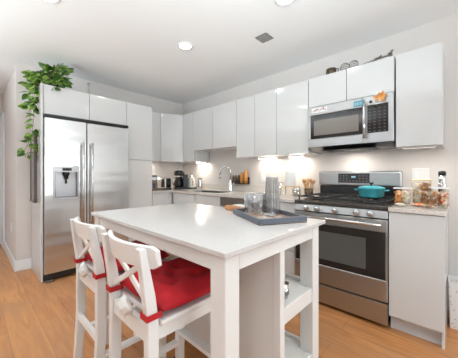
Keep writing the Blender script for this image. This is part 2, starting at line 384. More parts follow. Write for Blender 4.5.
upper('single-door gloss white wall cabinet above the snack counter, last one before bare wall', -0.397, -0.099, 1.386, ZT, [-0.397, -0.099])
# diagonal corner cabinet
t = thing('corner_cabinet', 'angled gloss white corner wall cabinet with one door', 'cabinet', (-3.6, 2.5, 1.375), world=True)
A = Vector((-3.54, 2.13, 0)); B = Vector((-3.378, 2.452, 0)); dn = (B - A).normalized(); nn = Vector((dn.y, -dn.x, 0))
A2, B2 = A - nn * .022, B - nn * .022
MB().prism([(A2.x, A2.y, 1.375), (B2.x, B2.y, 1.375), (-3.378, YB - .003, 1.375), (XL + .003, YB - .003, 1.375), (XL + .003, 2.13, 1.375), (-3.56, 2.13, 1.375)], (0, 0, ZT - 1.375)).build('carcass', M['cab'], t)
p0 = A + dn * .003; p1 = B - dn * .003
MB().prism([(p0.x, p0.y, 1.375), (p1.x, p1.y, 1.375), (p1.x - nn.x * .018, p1.y - nn.y * .018, 1.375), (p0.x - nn.x * .018, p0.y - nn.y * .018, 1.375)], (0, 0, ZT - 1.375), .001).build('door', M['cab'], t)
# cabinet on the fridge wall between pantry and corner
t = thing('wall_cabinet', 'narrow gloss white wall cabinet between the tall pantry and the corner', 'cabinet', (-3.7, 1.98, 1.375), world=True)
MB().box((XL + .003, 1.828, 1.375), (-3.562, 2.126, ZT), .001).build('carcass', M['cab'], t)
MB().box((-3.5595, 1.83, 1.375), (-3.54, 2.125, ZT), .0015).build('door', M['cab'], t)
MB().box((-3.562, 1.832, 1.38), (-3.5597, 2.122, ZT - .004), 0).build('gap_shade', M['gap'], t)
# fridge surround: side panel + cabinet above
ZF = 2.138
XP = -3.27
t = tag(MB().box((XL + .018, 0.520, 0), (XP + .008, 0.540, ZF), .001).build('fridge_side_panel', M['cab']), 'tall gloss white panel covering the side of the fridge', 'panel')
t = thing('fridge_cabinet', 'two-door gloss white cabinet bridging over the steel fridge', 'cabinet', (-3.56, 1.0, 1.812), world=True)
MB().box((XL + .003, 0.542, 1.812), (XP - .022, 1.452, ZF), .001).build('carcass', M['cab'], t)
for a, b in ((0.542, 0.996), (0.996, 1.452)):
    MB().box((XP - .0195, a + G, 1.812), (XP, b - G, ZF), .0015).build('door', M['cab'], t)
MB().box((XP - .022, 0.546, 1.816), (XP - .0197, 1.448, ZF - .004), 0).build('gap_shade', M['gap'], t)
# pantry
t = thing('pantry_cabinet', 'tall gloss white pantry cabinet between the fridge and the counter', 'cabinet', (-3.56, 1.64, 0), world=True)
MB().box((XL + .003, 1.456, 0.1), (XP - .022, 1.826, ZF), .001).build('carcass', M['cab'], t)
MB().box((XL + .003, 1.458, 0.0), (XP - .06, 1.824, 0.1), .001).build('toe_kick', M['toe'], t)
MB().box((XP - .0195, 1.456, 1.366), (XP, 1.826, ZF), .0015).build('door', M['cab'], t)
MB().box((XP - .0195, 1.456, 0.105), (XP, 1.826, 1.361), .0015).build('door', M['cab'], t)
MB().box((XP - .022, 1.460, 0.11), (XP - .0197, 1.822, ZF - .004), 0).build('gap_shade', M['gap'], t)

# base cabinets
ZK = 0.884
def base(lbl, x0, x1, fronts, zt=ZK, yf=2.16, zc=ZK):
    t = thing('base_cabinet', lbl, 'cabinet', ((x0 + x1) / 2, 2.48, 0), world=True)
    MB().box((x0 + .001, yf + .022, 0.10), (x1 - .001, YB - .003, zc), .001).build('carcass', M['cab'], t)
    MB().box((x0 + .002, yf + .075, 0.0), (x1 - .002, yf + .09, 0.10), .001).build('toe_kick', M['toe'], t)
    for nm, a, b, z0, z1 in fronts:
        MB().box((a + G, yf, z0 + G), (b - G, yf + .019, z1 - G), .0015).build(nm, M['cab'], t)
    MB().box((x0 + .004, yf + .019, 0.105), (x1 - .004, yf + .0215, zt - .004), 0).build('gap_shade', M['gap'], t)
    return t
base('gloss white base cabinet under the sink', -3.23, -2.195, [('door', -3.23, -2.71, .105, .88), ('door', -2.71, -2.195, .105, .88)], zc=.70)
base('gloss white base cabinet with drawers between dishwasher and range', -1.588, -1.160,
     [('drawer', -1.588, -1.160, .70, .88), ('drawer', -1.588, -1.160, .405, .70), ('drawer', -1.588, -1.160, .105, .405)])
# base run on the fridge wall
t = thing('base_cabinet', 'gloss white base cabinet under the coffee maker counter by the pantry', 'cabinet', (-3.55, 2.3, 0), world=True)
MB().box((XL + .003, 1.829, .10), (XP - .012, YB - .003, ZK), .001).build('carcass', M['cab'], t)
MB().box((XL + .003, 1.831, 0), (XP - .06, YB - .005, .10), .001).build('toe_kick', M['toe'], t)
MB().box((XP - .009, 1.830, .105), (XP + .010, 2.155, .88), .0015).build('door', M['cab'], t)
# snack counter cabinet: one tall door panel, grey kick, white end panel
XE = -0.075
t = thing('base_cabinet', 'gloss white single-door base cabinet at the open end beside the range', 'cabinet', (-0.23, 2.48, 0), world=True)
MB().box((-0.385, 2.15, 0.10), (XE - .018, YB - .003, .882), .001).build('carcass', M['cab'], t)
MB().box((-0.385, 2.19, 0.0), (XE - .018, 2.205, 0.10), .001).build('toe_kick', M['toe'], t)
MB().box((-0.386, 2.128, 0.118), (XE - .003, 2.147, .880), .0015).build('door', M['cab'], t)
MB().box((XE - .0165, 2.149, 0.0), (XE, YB - .003, .882), .001).build('end_panel', M['cab'], t)

# counters
t = thing('sink_countertop', 'beige speckled stone countertop running from pantry around the corner to the range', 'countertop', (-3.0, 2.6, ZK), world=True)
zc0, zc1 = ZK + .001, 0.914
# opening for the sink: X -3.05..-2.32, Y 2.24..2.64
sx0, sx1, sy0, sy1 = -3.06, -2.34, 2.25, 2.62
m = MB().box((XL + .003, 1.829, zc0), (XP + .025, 2.14, zc1), .002)
m.box((XL + .003, 2.14, zc0), (sx0, YB - .003, zc1), .0).box((sx1, 2.14, zc0), (-1.160, YB - .003, zc1), .0)
m.box((sx0, 2.14, zc0), (sx1, sy0, zc1), 0).box((sx0, sy1, zc0), (sx1, YB - .003, zc1), 0)
m.build('slab', M['counter'], t)
MB().box((XL + .003, YB - .018, zc1), (-1.160, YB - .003, 1.005), .001).box((XL + .003, 1.829, zc1), (XL + .018, YB - .018, 1.005), .001).build('backsplash', M['counter'], t)
t2 = thing('snack_countertop', 'short beige stone countertop carrying the snack boxes', 'countertop', (-0.23, 2.46, .884), world=True)
MB().box((-0.388, 2.115, .885), (XE + .006, YB - .003, .914), .002).build('slab', M['counter'], t2)
MB().box((-0.388, YB - .018, .914), (XE + .006, YB - .003, 1.0), .001).build('backsplash', M['counter'], t2)
# sink basin and faucet
t = thing('kitchen_sink', 'undermount steel sink basin let into the beige counter', 'sink', (-2.7, 2.43, .72), world=True)
m = MB(); e = .004
m.box((sx0 + .001, sy0 + .001, .715), (sx1 - .001, sy1 - .001, .720), 0)
m.box((sx0 + .001, sy0 + .001, .72), (sx0 + e, sy1 - .001, .900), 0).box((sx1 - e, sy0 + .001, .72), (sx1 - .001, sy1 - .001, .900), 0)
m.box((sx0 + e, sy0 + .001, .72), (sx1 - e, sy0 + e, .900), 0).box((sx0 + e, sy1 - e, .72), (sx1 - e, sy1 - .001, .900), 0)
m.build('basin', M['ssd'], t)
MB().lathe([(.001, .722), (.04, .7215), (.042, .720)], (-2.7, 2.43, 0)).build('drain', M['ssl'], t)
fx, fy = -2.50, 2.68
t = thing('kitchen_faucet', 'tall chrome gooseneck faucet behind the sink', 'faucet', (fx, fy, .914), world=True)
MB().lathe([(.030, .9145), (.030, .93), (.024, .94), (.024, 1.04), (.018, 1.06), (.015, 1.07)], (fx, fy, 0)).build('body', M['chrome'], t)
pts = [(fx, fy, 1.06)]
for k in range(0, 15):
    a = R(k * 180 / 14); pts.append((fx - .075 * (1 - math.cos(a)) * .95, fy - .075 * (1 - math.cos(a)) * .55, 1.20 + .085 * math.sin(a)))
ex, ey = pts[-1][0], pts[-1][1]; pts.append((ex, ey, 1.15))
MB().tube(pts, .0105).build('spout', M['chrome'], t)
MB().tube([(ex, ey, 1.16), (ex, ey, 1.13), (ex, ey, 1.10)], [.016, .018, .015]).build('spray_head', M['chrome'], t)
MB().tube([(fx + .02, fy, 1.0), (fx + .05, fy - .01, 1.005), (fx + .085, fy - .02, 1.04)], [.011, .010, .007]).build('lever', M['chrome'], t)

# dishwasher
t = thing('dishwasher', 'built-in stainless steel dishwasher under the counter right of the sink', 'dishwasher', (-1.89, 2.48, 0), world=True)
MB().box((-2.19, 2.19, 0.09), (-1.592, YB - .01, .880), .002).build('body', M['ssd'], t)
MB().box((-2.188, 2.150, 0.11), (-1.594, 2.188, .775), .004).build('door', M['ss'], t)
MB().box((-2.188, 2.150, .779), (-1.594, 2.188, .878), .004).build('control_panel', M['ssd'], t)
MB().box((-2.188, 2.22, 0.0), (-1.594, 2.23, .09), .001).build('toe_kick', M['blackm'], t)
MB().bar((-2.14, 2.118, .745), (-1.64, 2.118, .745), .02, .02, .006).box((-2.12, 2.118, .738), (-2.10, 2.151, .752), .002).box((-1.68, 2.118, .738), (-1.66, 2.151, .752), .002).build('handle', M['ssl'], t)

# ================================================================= fridge
FX = -3.195
t = thing('refrigerator', 'large stainless steel side-by-side fridge with water dispenser', 'refrigerator', (-3.5, 1.0, 0), world=True)
y0, ym, y1 = 0.5445, 0.943, 1.448
MB().box((XL + .02, y0 + .002, .02), (FX - .075, y1 - .002, 1.775), .004).build('body', M['ssd'], t)
# left door with a real recess for the dispenser
dy0, dy1, dz0, dz1 = 0.632, 0.850, 0.905, 1.185
m = MB(); fx0 = FX - .07
def doorgrid(y): return FX
m.box((fx0, y0, .095), (FX, dy0, 1.765), .0).box((fx0, dy1, .095), (FX, ym - .005, 1.765), .0)
m.box((fx0, dy0, .095), (FX, dy1, dz0), 0).box((fx0, dy0, dz1 + .07), (FX, dy1, 1.765), 0)
m.box((fx0, dy0, dz0), (fx0 + .012, dy1, dz1 + .07), 0)
ld = m.build('door', M['fridge'], t)
MB().box((fx0, ym + .005, .095), (FX, y1, 1.765), .006, 2).build('door', M['fridge'], t)
fr = MB().box((FX - .012, dy0 - .018, dz1), (FX + .006, dy1 + .014, dz1 + .062), .004)
fr.box((FX - .012, dy0 - .018, dz0 - .022), (FX + .006, dy1 + .014, dz0), .003)
fr.box((FX - .012, dy0 - .018, dz0), (FX + .006, dy0, dz1), .003).box((FX - .012, dy1, dz0), (FX + .006, dy1 + .014, dz1), .003)
fr = fr.build('dispenser_frame', M['disp'], t)
MB().box((FX + .0062, 0.70, dz1 + .016), (FX + .008, 0.79, dz1 + .046), .0005).build('display', M['blackm'], fr)
MB().box((fx0 + .013, dy0 + .001, dz0 + .001), (fx0 + .018, dy1 - .001, dz1 - .002), 0).build('dispenser_back', M['disp'], t)
MB().box((fx0 + .018, dy1 - .005, dz0 + .009), (FX - .002, dy1 - .0005, dz1 - .001), 0).build('dispenser_side', M['ssd'], t)
MB().box((FX - .010, dy0 + .0005, dz0 + .009), (FX + .007, dy0 + .008, dz1 - .001), 0).build('dispenser_side', M['ssd'], t)
m = MB().lathe([(.022, 0), (.024, .035), (.034, .05), (.034, .075)], (FX - .035, 0.745, dz1 - .077), 16)
m.box((FX - .05, .735, dz1 - .13), (FX - .042, .757, dz1 - .06), .003)
m.build('spout', M['black'], t)
MB().box((fx0 + .018, dy0 + .004, dz0), (FX - .004, dy1 - .004, dz0 + .008), .002).build('drip_tray', M['ssd'], t)
for yy in (ym - .048, ym + .048):
    m = MB().tube([(FX + .05, yy, .56), (FX + .052, yy, .9), (FX + .054, yy, 1.2), (FX + .050, yy, 1.525)], .0115)
    for z in (.60, 1.485): m.tube([(FX - .0, yy, z), (FX + .05, yy, z)], .009)
    m.build('handle', M['ssl'], t)
MB().box((XL + .05, y0, 1.777), (FX - .01, y1, 1.808), .003).build('top_gap_shade', M['black'], t)  # black slab filling the gap over the fridge as painted shade
m = MB().box((FX - .10, y0 + .01, .02), (FX - .045, y1 - .01, .088), .004); m.build('base_grille', M['blackm'], t)
for yy in (y0 + .04, y1 - .06): MB().box((FX - .11, yy - .03, 0), (FX + .004, yy + .04, .03), .008, 2).build('foot', M['ssd'], t)
# strip hanging on the fridge panel
t = thing('wall_strip', 'narrow weathered grey wooden board in dark frame hung on the fridge side panel', 'wall decoration', (-3.6, .519, .86), world=True)
MB().box((-3.74, .506, .865), (-3.49, .516, 1.62), .001).build('board', M['strip'], t)
MB().box((-3.752, .492, .840), (-3.462, .519, .865), .001).box((-3.49, .492, .865), (-3.462, .519, 1.63), .001).box((-3.752, .497, .865), (-3.74, .519, 1.63), .001).box((-3.752, .497, 1.63), (-3.462, .519, 1.642), .001).build('frame', mat('dark_frame', (0.12, 0.11, 0.105), .4), t)

# ================================================================= range
t = thing('gas_range', 'freestanding stainless steel gas range with black glass oven door', 'range', (-.77, 2.45, 0), world=True)
x0, x1 = -1.148, -0.393; yf = 2.13
MB().box((x0 + .002, yf + .02, .03), (x1 - .002, 2.775, .905), .002).build('body', M['black'], t)
MB().box((x0, yf - .005, .03), (x1, yf + .018, .190), .005, 2).build('storage_drawer', M['ss'], t)
od = MB().box((x0, yf - .012, .203), (x1, yf + .018, .365), .004).box((x0, yf - .012, .722), (x1, yf + .018, .815), .004)
od.box((x0, yf - .0115, .365), (x0 + .012, yf + .018, .722), .001).box((x1 - .012, yf - .0115, .365), (x1, yf + .018, .722), .001)
od = od.build('oven_door', M['ss'], t)
MB().box((x0 + .012, yf - .010, .366), (x1 - .012, yf + .018, .721), .001).build('oven_glass', M['glassb'], od)
MB().box((x0 + .10, yf - .0112, .418), (x1 - .145, yf - .0102, .662), .0003).build('window', M['glassw'], od)
m = MB().tube([(x0 + .03, yf - .055, .782), (x1 - .03, yf - .055, .782)], .0125)
for xx in (x0 + .055, x1 - .055): m.tube([(xx, yf - .055, .782), (xx, yf - .010, .782)], .009)
m.build('oven_handle', M['ssl'], od)
MB().prism([(x0, yf - .012, .826), (x0, yf + .02, .826), (x0, yf + .02, .884), (x0, yf + .0, .884)], (x1 - x0, 0, 0), .002).build('control_panel', M['ss'], t)
for kx in (-1.032, -.928, -.772, -.605, -.505):
    MB().lathe([(.019, 0), (.019, .02), (.024, .022), (.024, .004), (.026, .0)][:3] + [(.021, .026), (.001, .028)], (kx, yf - .006, .854), 20, 'y').build('knob', M['ssl'], t)
MB().box((x0 - .004, yf - .006, .886), (x1 + .002, 2.69, .920), .008, 2).build('cooktop', M['cookgrey'], t)
# grates: three sections of cast iron with fingers
def burner(cx, cy, r):
    MB().lathe([(r + .012, .9205), (r + .012, .930), (r, .931), (r, .939), (r * .8, .944), (.001, .945)], (cx, cy, 0), 20).build('burner', M['blackm'], t)
for cx, cy, r in ((-.99, 2.28, .045), (-.99, 2.55, .035), (-.77, 2.415, .05), (-.55, 2.28, .045), (-.55, 2.55, .035)): burner(cx, cy, r)
for gx0, gx1 in ((-1.13, -.90), (-.893, -.647), (-.64, -.41)):
    m = MB(); gy0, gy1, z = 2.165, 2.665, .951; w = .010
    for yy in (gy0, (gy0 + gy1) / 2, gy1): m.bar((gx0, yy, z), (gx1, yy, z), w, w, .002)
    for xx in (gx0, gx1): m.bar((xx, gy0, z), (xx, gy1, z), w, w, .002)
    c = (gx0 + gx1) / 2
    for yy in (gy0, (gy0 + gy1) / 2, gy1 - .13):
        m.bar((c, yy, z), (c, yy + .09, z + .002), w, w, .002)
    for yy in (2.28, 2.55):
        m.bar((gx0, yy, z), (gx0 + .075, yy, z + .002), w, w, .002); m.bar((gx1, yy, z), (gx1 - .075, yy, z + .002), w, w, .002)
    for xx in (gx0 + .006, gx1 - .006):
        for yy in (gy0 + .006, gy1 - .006): m.bar((xx, yy, .919), (xx, yy, z), .010, .010, .001)
    m.build('grate', M['blackm'], t)
MB().box((x0 + .003, 2.695, .90), (x1 - .003, 2.755, 1.035), .004).build('rear_vent', M['black'], t)
bgd = MB().box((x0 - .012, 2.69, 1.037), (x1 + .004, 2.775, 1.192), .018, 3).build('backguard', M['ss'], t)
cp = MB().box((-.945, 2.6865, 1.072), (-.648, 2.6895, 1.168), .0008).build('clock_panel', M['glassb'], t)
for i in range(9):
    for j in range(3):
        if not (3 <= i <= 5 and j > 0): MB().box((-.93 + i * .031, 2.6855, 1.088 + j * .026), (-.915 + i * .031, 2.6863, 1.096 + j * .026), 0).build('button', M['keys'], cp)
MB().box((-.815, 2.6855, 1.125), (-.775, 2.6863, 1.142), 0).build('clock_display', M['lcdk'], cp)

# ================================================================= microwave
t = thing('microwave', 'stainless steel over-the-range microwave with black control panel', 'microwave', (-.78, 2.6, 1.42), world=True)
x0, x1, z0, z1, yf = -1.158, -0.405, 1.436, 1.848, 2.42
MB().box((x0, yf + .03, z0 + .002), (x1, YB - .003, z1), .003).build('body', M['ssd'], t)
dr = MB().box((x0, yf, z0), (-.640, yf + .028, z0 + .085), .004).box((x0, yf, 1.762), (-.640, yf + .028, z1), .004)
dr.box((x0, yf, z0 + .085), (-1.128, yf + .028, 1.762), .001)
dr = dr.build('door', M['ss'], t)
MB().box((-1.128, yf + .002, z0 + .0852), (-.640, yf + .026, 1.7618), .001).build('door_glass', M['glassb'], dr)
MB().box((-1.093, yf + .0005, 1.553), (-.672, yf + .0018, 1.705), .0005).build('window', M['mwglass'], dr)
m = MB().tube([(-.618, yf - .038, 1.475), (-.618, yf - .045, 1.6), (-.618, yf - .045, 1.70), (-.618, yf - .038, 1.80)], .011)
for z in (1.50, 1.775): m.tube([(-.618, yf - .04, z), (-.618, yf + .004, z)], .008)
m.build('handle', M['ssl'], dr)
cpn = MB().box((-.638, yf, z0), (x1, yf + .028, z1), .003).build('control_section', M['ss'], t)
cp = MB().box((-.600, yf - .002, 1.522), (-.442, yf - .0003, 1.768), .0006).build('keypad', M['glassb'], t)
for i in range(4):
    for j in range(8): MB().box((-.590 + i * .038, yf - .0028, 1.532 + j * .028), (-.575 + i * .038, yf - .0021, 1.538 + j * .028), 0).build('key', M['keys'], cp)
lc = MB().box((-.715, yf - .002, 1.773), (-.618, yf - .0003, 1.825), .0005).build('display', M['lcd'], t)
m = MB()
for k in range(4): m.box((-.705 + k * .021, yf - .0027, 1.787), (-.693 + k * .021, yf - .0021, 1.812), 0)
m.build('display_segment', M['lcdk'], lc)
MB().prism([(x0 + .01, yf + .002, z0 - .001), (x0 + .01, 2.74, z0 - .001), (x0 + .01, 2.74, z0 - .035), (x0 + .01, yf + .10, z0 - .035)], (x1 - x0 - .02, 0, 0)).build('vent_grille', M['ssd'], t)
MB().box((-1.03, yf + .03, z0 - .0365), (-.55, 2.70, z0 - .0352), 0).build('filter', M['blackm'], t)
MB().box((-.86, 2.60, z0 - .0375), (-.72, 2.64, z0 - .0366), 0).build('task_lamp', M['plastic'], t)
area('microwave_task_lamp', (-.79, 2.62, z0 - .045), (0, 0, -1),   .14, .04, 1.3, (1.0, 0.95, 0.88))
# magnet decals on the microwave
t = thing('picture_magnet', 'red-brown strip magnet with small figures on the microwave above its window', 'magnet', (-1.05, yf, 1.80), world=True)
MB().box((-1.115, yf - .003, 1.785), (-.955, yf - .0003, 1.832), .001).build('card', M['plastic'], t)
m = MB(); random.seed(3)
for k in range(7): m.lathe([(.001, 0), (.009 + .003 * (k % 2), .001), (.008, .003), (.001, .004)], (-1.095 + k * .020, yf - .003, 1.803 + .007 * (k % 3)), 8, 'y')
m.build('figure', M['magnr'], t)
t = thing('flower_magnet', 'orange leaf-shaped flower magnet on the upper edge of the microwave', 'magnet', (-.515, yf, 1.80), world=True)
m = MB()
cx, cz = -.500, 1.815
for k in range(6):
    a = R((15, 62, 100, 165, 215, 318)[k]); L = (.058, .062, .050, .058, .045, .055)[k]
    d = Vector((math.cos(a), 0, math.sin(a))); pn = Vector((-math.sin(a), 0, math.cos(a))); c = Vector((cx, yf - .010, cz))
    ps = [c, c + d * L * .5 + pn * .016 + Vector((0, -.008, 0)), c + d * L + Vector((0, -.012, 0)), c + d * L * .5 - pn * .016 + Vector((0, -.008, 0))]
    m.prism(ps, (0, -.003, 0))
m.build('petal', M['magno'], t)
MB().box((cx - .05, yf - .007, cz - .03), (cx + .005, yf - .0003, cz + .03), .003).build('backing', M['plastic'], t)
MB().lathe([(.001, 0), (.014, .002), (.012, .012), (.001, .016)], (-.535, yf - .0035, 1.752), 10, 'y').build('bud', M['dkgreen'], t)
MB().lathe([(.001, 0), (.012, .002), (.010, .010), (.001, .014)], (-.575, yf - .0035, 1.795), 10, 'y').build('bud', M['dkgreen'], t)

# under-cabinet lights
def puck(lbl, a, b, pw, dirn=(0, 0, -1), lens='strip_l'):
    c = [(a[i] + b[i]) / 2 for i in range(3)]
    t = thing('cabinet_light', lbl, 'light', c, group=None, world=True)
    MB().box(a, b, .002).build('housing', M['plastic'], t)
    MB().box((a[0] + .01, a[1] + .006, a[2] - .002), (b[0] - .01, b[1] - .006, a[2] - .0003), 0).build('lens', M[lens], t)
    area('under_cabinet_glow', (c[0], c[1], a[2] - .006), dirn, max(.02, b[0] - a[0] - .03), max(.02, b[1] - a[1] - .014), pw, (1.0, 0.93, 0.83))
puck('small light strip under the single-door wall cabinet beside the microwave', (-1.55, 2.70, 1.374), (-1.35, 2.74, 1.3855), 1.5)
puck('small light strip under the narrow wall cabinet beside the corner', (-3.36, 2.70, 1.363), (-3.12, 2.74, 1.3745), 1.5)
puck('small light strip under the wall cabinet next to the pantry', (-3.80, 1.87, 1.363), (-3.76, 2.10, 1.3745), 1.5)

puck('small added light strip under the two-door wall cabinet next to the sink', (-2.02, 2.70, 1.374), (-1.72, 2.74, 1.3855), 1.0)  # invented strip, brightens the backsplash
puck('dim added light strip under the wall cabinet over the snack boxes', (-.36, 2.50, 1.374), (-.14, 2.54, 1.3855), 1.0, lens='dim')  # invented as well, lifts the wall behind the boxes
# wall switch and outlets
def plate(name, lbl, cat, x0, x1, z0, z1, y, rock=2):
    t = thing(name, lbl, cat, ((x0 + x1) / 2, y, z0), world=True)
    MB().box((x0, y - .006, z0), (x1, y - .0005, z1), .002).build('cover_plate', M['plastic'], t)
    w = (x1 - x0) / rock
    for k in range(rock):
        MB().box((x0 + w * (k + .28), y - .010, z0 + (z1 - z0) * .25), (x0 + w * (k + .72), y - .0062, z1 - (z1 - z0) * .25), .001).build('rocker', M['plastic'], t)
plate('light_switch', 'white double light switch on the wall behind the snack boxes', 'light switch', -.325, -.205, 1.085, 1.215, YB)
plate('wall_outlet', 'white wall outlet low on the hall wall past the fridge', 'outlet', -4.34, -4.26, .40, .52, .378, 1)
plate('wall_outlet', 'white wall outlet between the spice shelf and the tall serving stand', 'outlet', -2.03, -1.95, 1.06, 1.18, YB, 1)
plate('wall_outlet', 'white wall outlet behind the clear canister stand', 'outlet', -1.66, -1.58, 1.08, 1.20, YB, 1)

# ================================================================= island
t = thing('kitchen_island', 'white bar-height island table with open shelves at its end', 'table', (-1.175, .97, 0), world=True)
ix0, ix1, iy0, iy1 = -1.835, -.553, .567, 1.378
MB().box((ix0, iy0, .878), (ix1, iy1, .900), .004, 2).build('tabletop', M['quartz'], t)
lx0, lx1, ly0, ly1 = ix0 + .018, ix1 - .017, iy0 + .018, iy1 - .050
LW = .076
for ax in (lx0, lx1 - LW):
    for ay in (ly0, ly1 - LW):
        MB().box((ax, ay, 0), (ax + LW, ay + LW - .003, .877), .003).build('leg', M['islandw'], t)
az0 = .815
m = MB().box((lx0 + LW, ly0 + .008, az0), (lx1 - LW, ly0 + .028, .877), .001); m.build('apron', M['islandw'], t)
MB().box((lx0 + LW, ly1 - .028, az0), (lx1 - LW, ly1 - .008, .877), .001).build('apron', M['islandw'], t)
for ax in (lx0 + .004, lx1 - .024):
    MB().box((ax, ly0 + LW, az0), (ax + .020, ly1 - LW, .877), .001).build('apron', M['islandw'], t)
MB().box((lx0 + .03, .940, .135), (lx1 - .041, .956, .876), .001).build('back_panel', M['islandw'], t)
for ax in (lx0 + .004, lx1 - .040): MB().box((ax, .934, 0.0), (ax + .036, .972, .8145), .002).build('post', M['islandw'], t)
for zt, th in ((.552, .075), (.200, .07)):
    sh = MB().box((lx0 + .02, .974, zt - .022), (lx1 - .012, ly1 - .012, zt - .006), .001).build('shelf', M['islandw'], t)
    MB().box((lx1 - .030, 0.9725, zt - th), (lx1 - .006, ly1 - LW - .001, zt), .002).build('shelf_rail', M['islandw'], sh)
    MB().box((lx0 + .006, 0.9725, zt - th), (lx0 + .030, ly1 - LW - .001, zt), .002).build('shelf_rail', M['islandw'], sh)
    MB().box((lx0 + LW, ly1 - .030, zt - th + .015), (lx1 - LW, ly1 - .010, zt + .012), .002).build('shelf_rail', M['islandw'], sh)
# small items on the middle shelf
for i, (x, y, c, lb) in enumerate(((-.640, 1.075, 'pewter', 'small dark metal tumbler on the island shelf, nearer the rail'), (-.70, 1.08, 'ssl', 'small pale steel tumbler on the island shelf, behind the dark one'))):
    t = thing('tumbler', lb, 'tumbler', (x, y, .546))
    MB().lathe([(.020, .0), (.020, .004), (.026, .07), (.024, .07), (.018, .006), (.001, .006)], n=16).build('cup', M['ssl'], t)
    MB().lathe([(.0215, .016), (.0235, .017), (.0248, .038), (.0234, .038)], n=16, cap=False).build('band', M[c], t)

# ================================================================= stools
def make_stool(label):
    t = thing('bar_stool', label, 'bar stool', group='white bar stools at the island')
    H = .898; W2 = .160; SY1 = .37        # local: y=0 seat back edge, +y to table
    zs = .62
    for sx in (-1, 1):
        px = sx * W2; wd = .034
        # rear leg and back post, one bent piece
        pts = [(-.020, 0.0, .020), (.000, .35, .022), (.0, .62, .022), (-.012, .72, .020), (-.042, H, .013)]
        prof = [(y - h, z) for y, z, h in pts] + [(y + h, z) for y, z, h in reversed(pts)]
        MB().prism([(px - wd / 2, y, z) for y, z in prof], (wd, 0, 0), .003).build('back_post', M['white'], t)
        MB().bar((px, SY1 - .022, 0), (px, SY1 - .02, zs - .012), .036, .040, .003).build('leg', M['white'], t)
        MB().bar((px, .005, .24), (px, SY1 + .0, .24), .020, .036, .002, up=(1, 0, 0)).build('stretcher', M['white'], t)
    MB().bar((-W2, SY1 - .020, .30), (W2, SY1 - .020, .30), .045, .022, .002).build('footrest', M['white'], t)
    MB().bar((-W2, -.010, .33), (W2, -.010, .33), .020, .036, .002).build('stretcher', M['white'], t)
    # seat and its frame
    a = MB().box((-W2 + .017, -.012, zs - .075), (W2 - .017, .010, zs - .0118), .001).build('rear_apron', M['white'], t)
    a = MB().box((-W2 + .019, SY1 - .015, zs - .065), (W2 - .019, SY1 + .005, zs - .0118), .001).build('front_apron', M['white'], t)
    for sx in (-1, 1):
        q = sorted((sx * (W2 - .010), sx * (W2 + .012)))
        MB().box((q[0], .023, zs - .065), (q[1], SY1 - .026, zs - .0118), .001).build('side_apron', M['white'], t)
    MB().box((-W2 - .030, .024, zs - .0115), (W2 + .030, SY1 + .035, zs + .010), .006, 2).build('seat', M['white'], t)
    # curved rails bowed backwards
    def curve(half, z0, z1, th, y_mid, bow, rnd):
        b2 = MB(); n = 20; sl = .15
        def fr(u): 
            e = max(0, abs(u) - (1 - rnd / half)) * half / rnd if rnd else 0
            k = rnd * (1 - math.sqrt(max(0, 1 - e * e))) if rnd else 0
            return k
        rows = []
        for i in range(n + 1):
            u = i / n * 2 - 1; x = u * half; f = y_mid + (u * u) * bow; k = fr(u) * .85; zm = (z0 + z1) / 2
            rows.append([b2.bm.verts.new(p) for p in ((x, f - th / 2 - sl * (z0 + k - zm), z0 + k), (x, f + th / 2 - sl * (z0 + k - zm), z0 + k), (x, f + th / 2 - sl * (z1 - k - zm), z1 - k), (x, f - th / 2 - sl * (z1 - k - zm), z1 - k))])
        for a, b in zip(rows, rows[1:]):
            for q in range(4): b2.bm.faces.new((a[q], b[q], b[(q + 1) % 4], a[(q + 1) % 4]))
        b2.bm.faces.new(rows[0]); b2.bm.faces.new(rows[-1][::-1])
        bmesh.ops.recalc_face_normals(b2.bm, faces=b2.bm.faces)
        bmesh.ops.bevel(b2.bm, geom=[e for e in b2.bm.edges if e.calc_face_angle(0) > .8], offset=.0025, segments=1, affect='EDGES')
        return b2
    curve(.205, .822, .904, .019, -.048, .052, .016).build('top_rail', M['white'], t)
    for s in (-1, 1):      # crossed slats between the posts
        MB().bar((s * (W2 - .012), -.018 - .004 * s, .840), (-s * (W2 - .012), -.004 - .004 * s, .675), .022, .012, .002, up=(0, 1, 0)).build('cross_slat', M['white'], t)
    return t
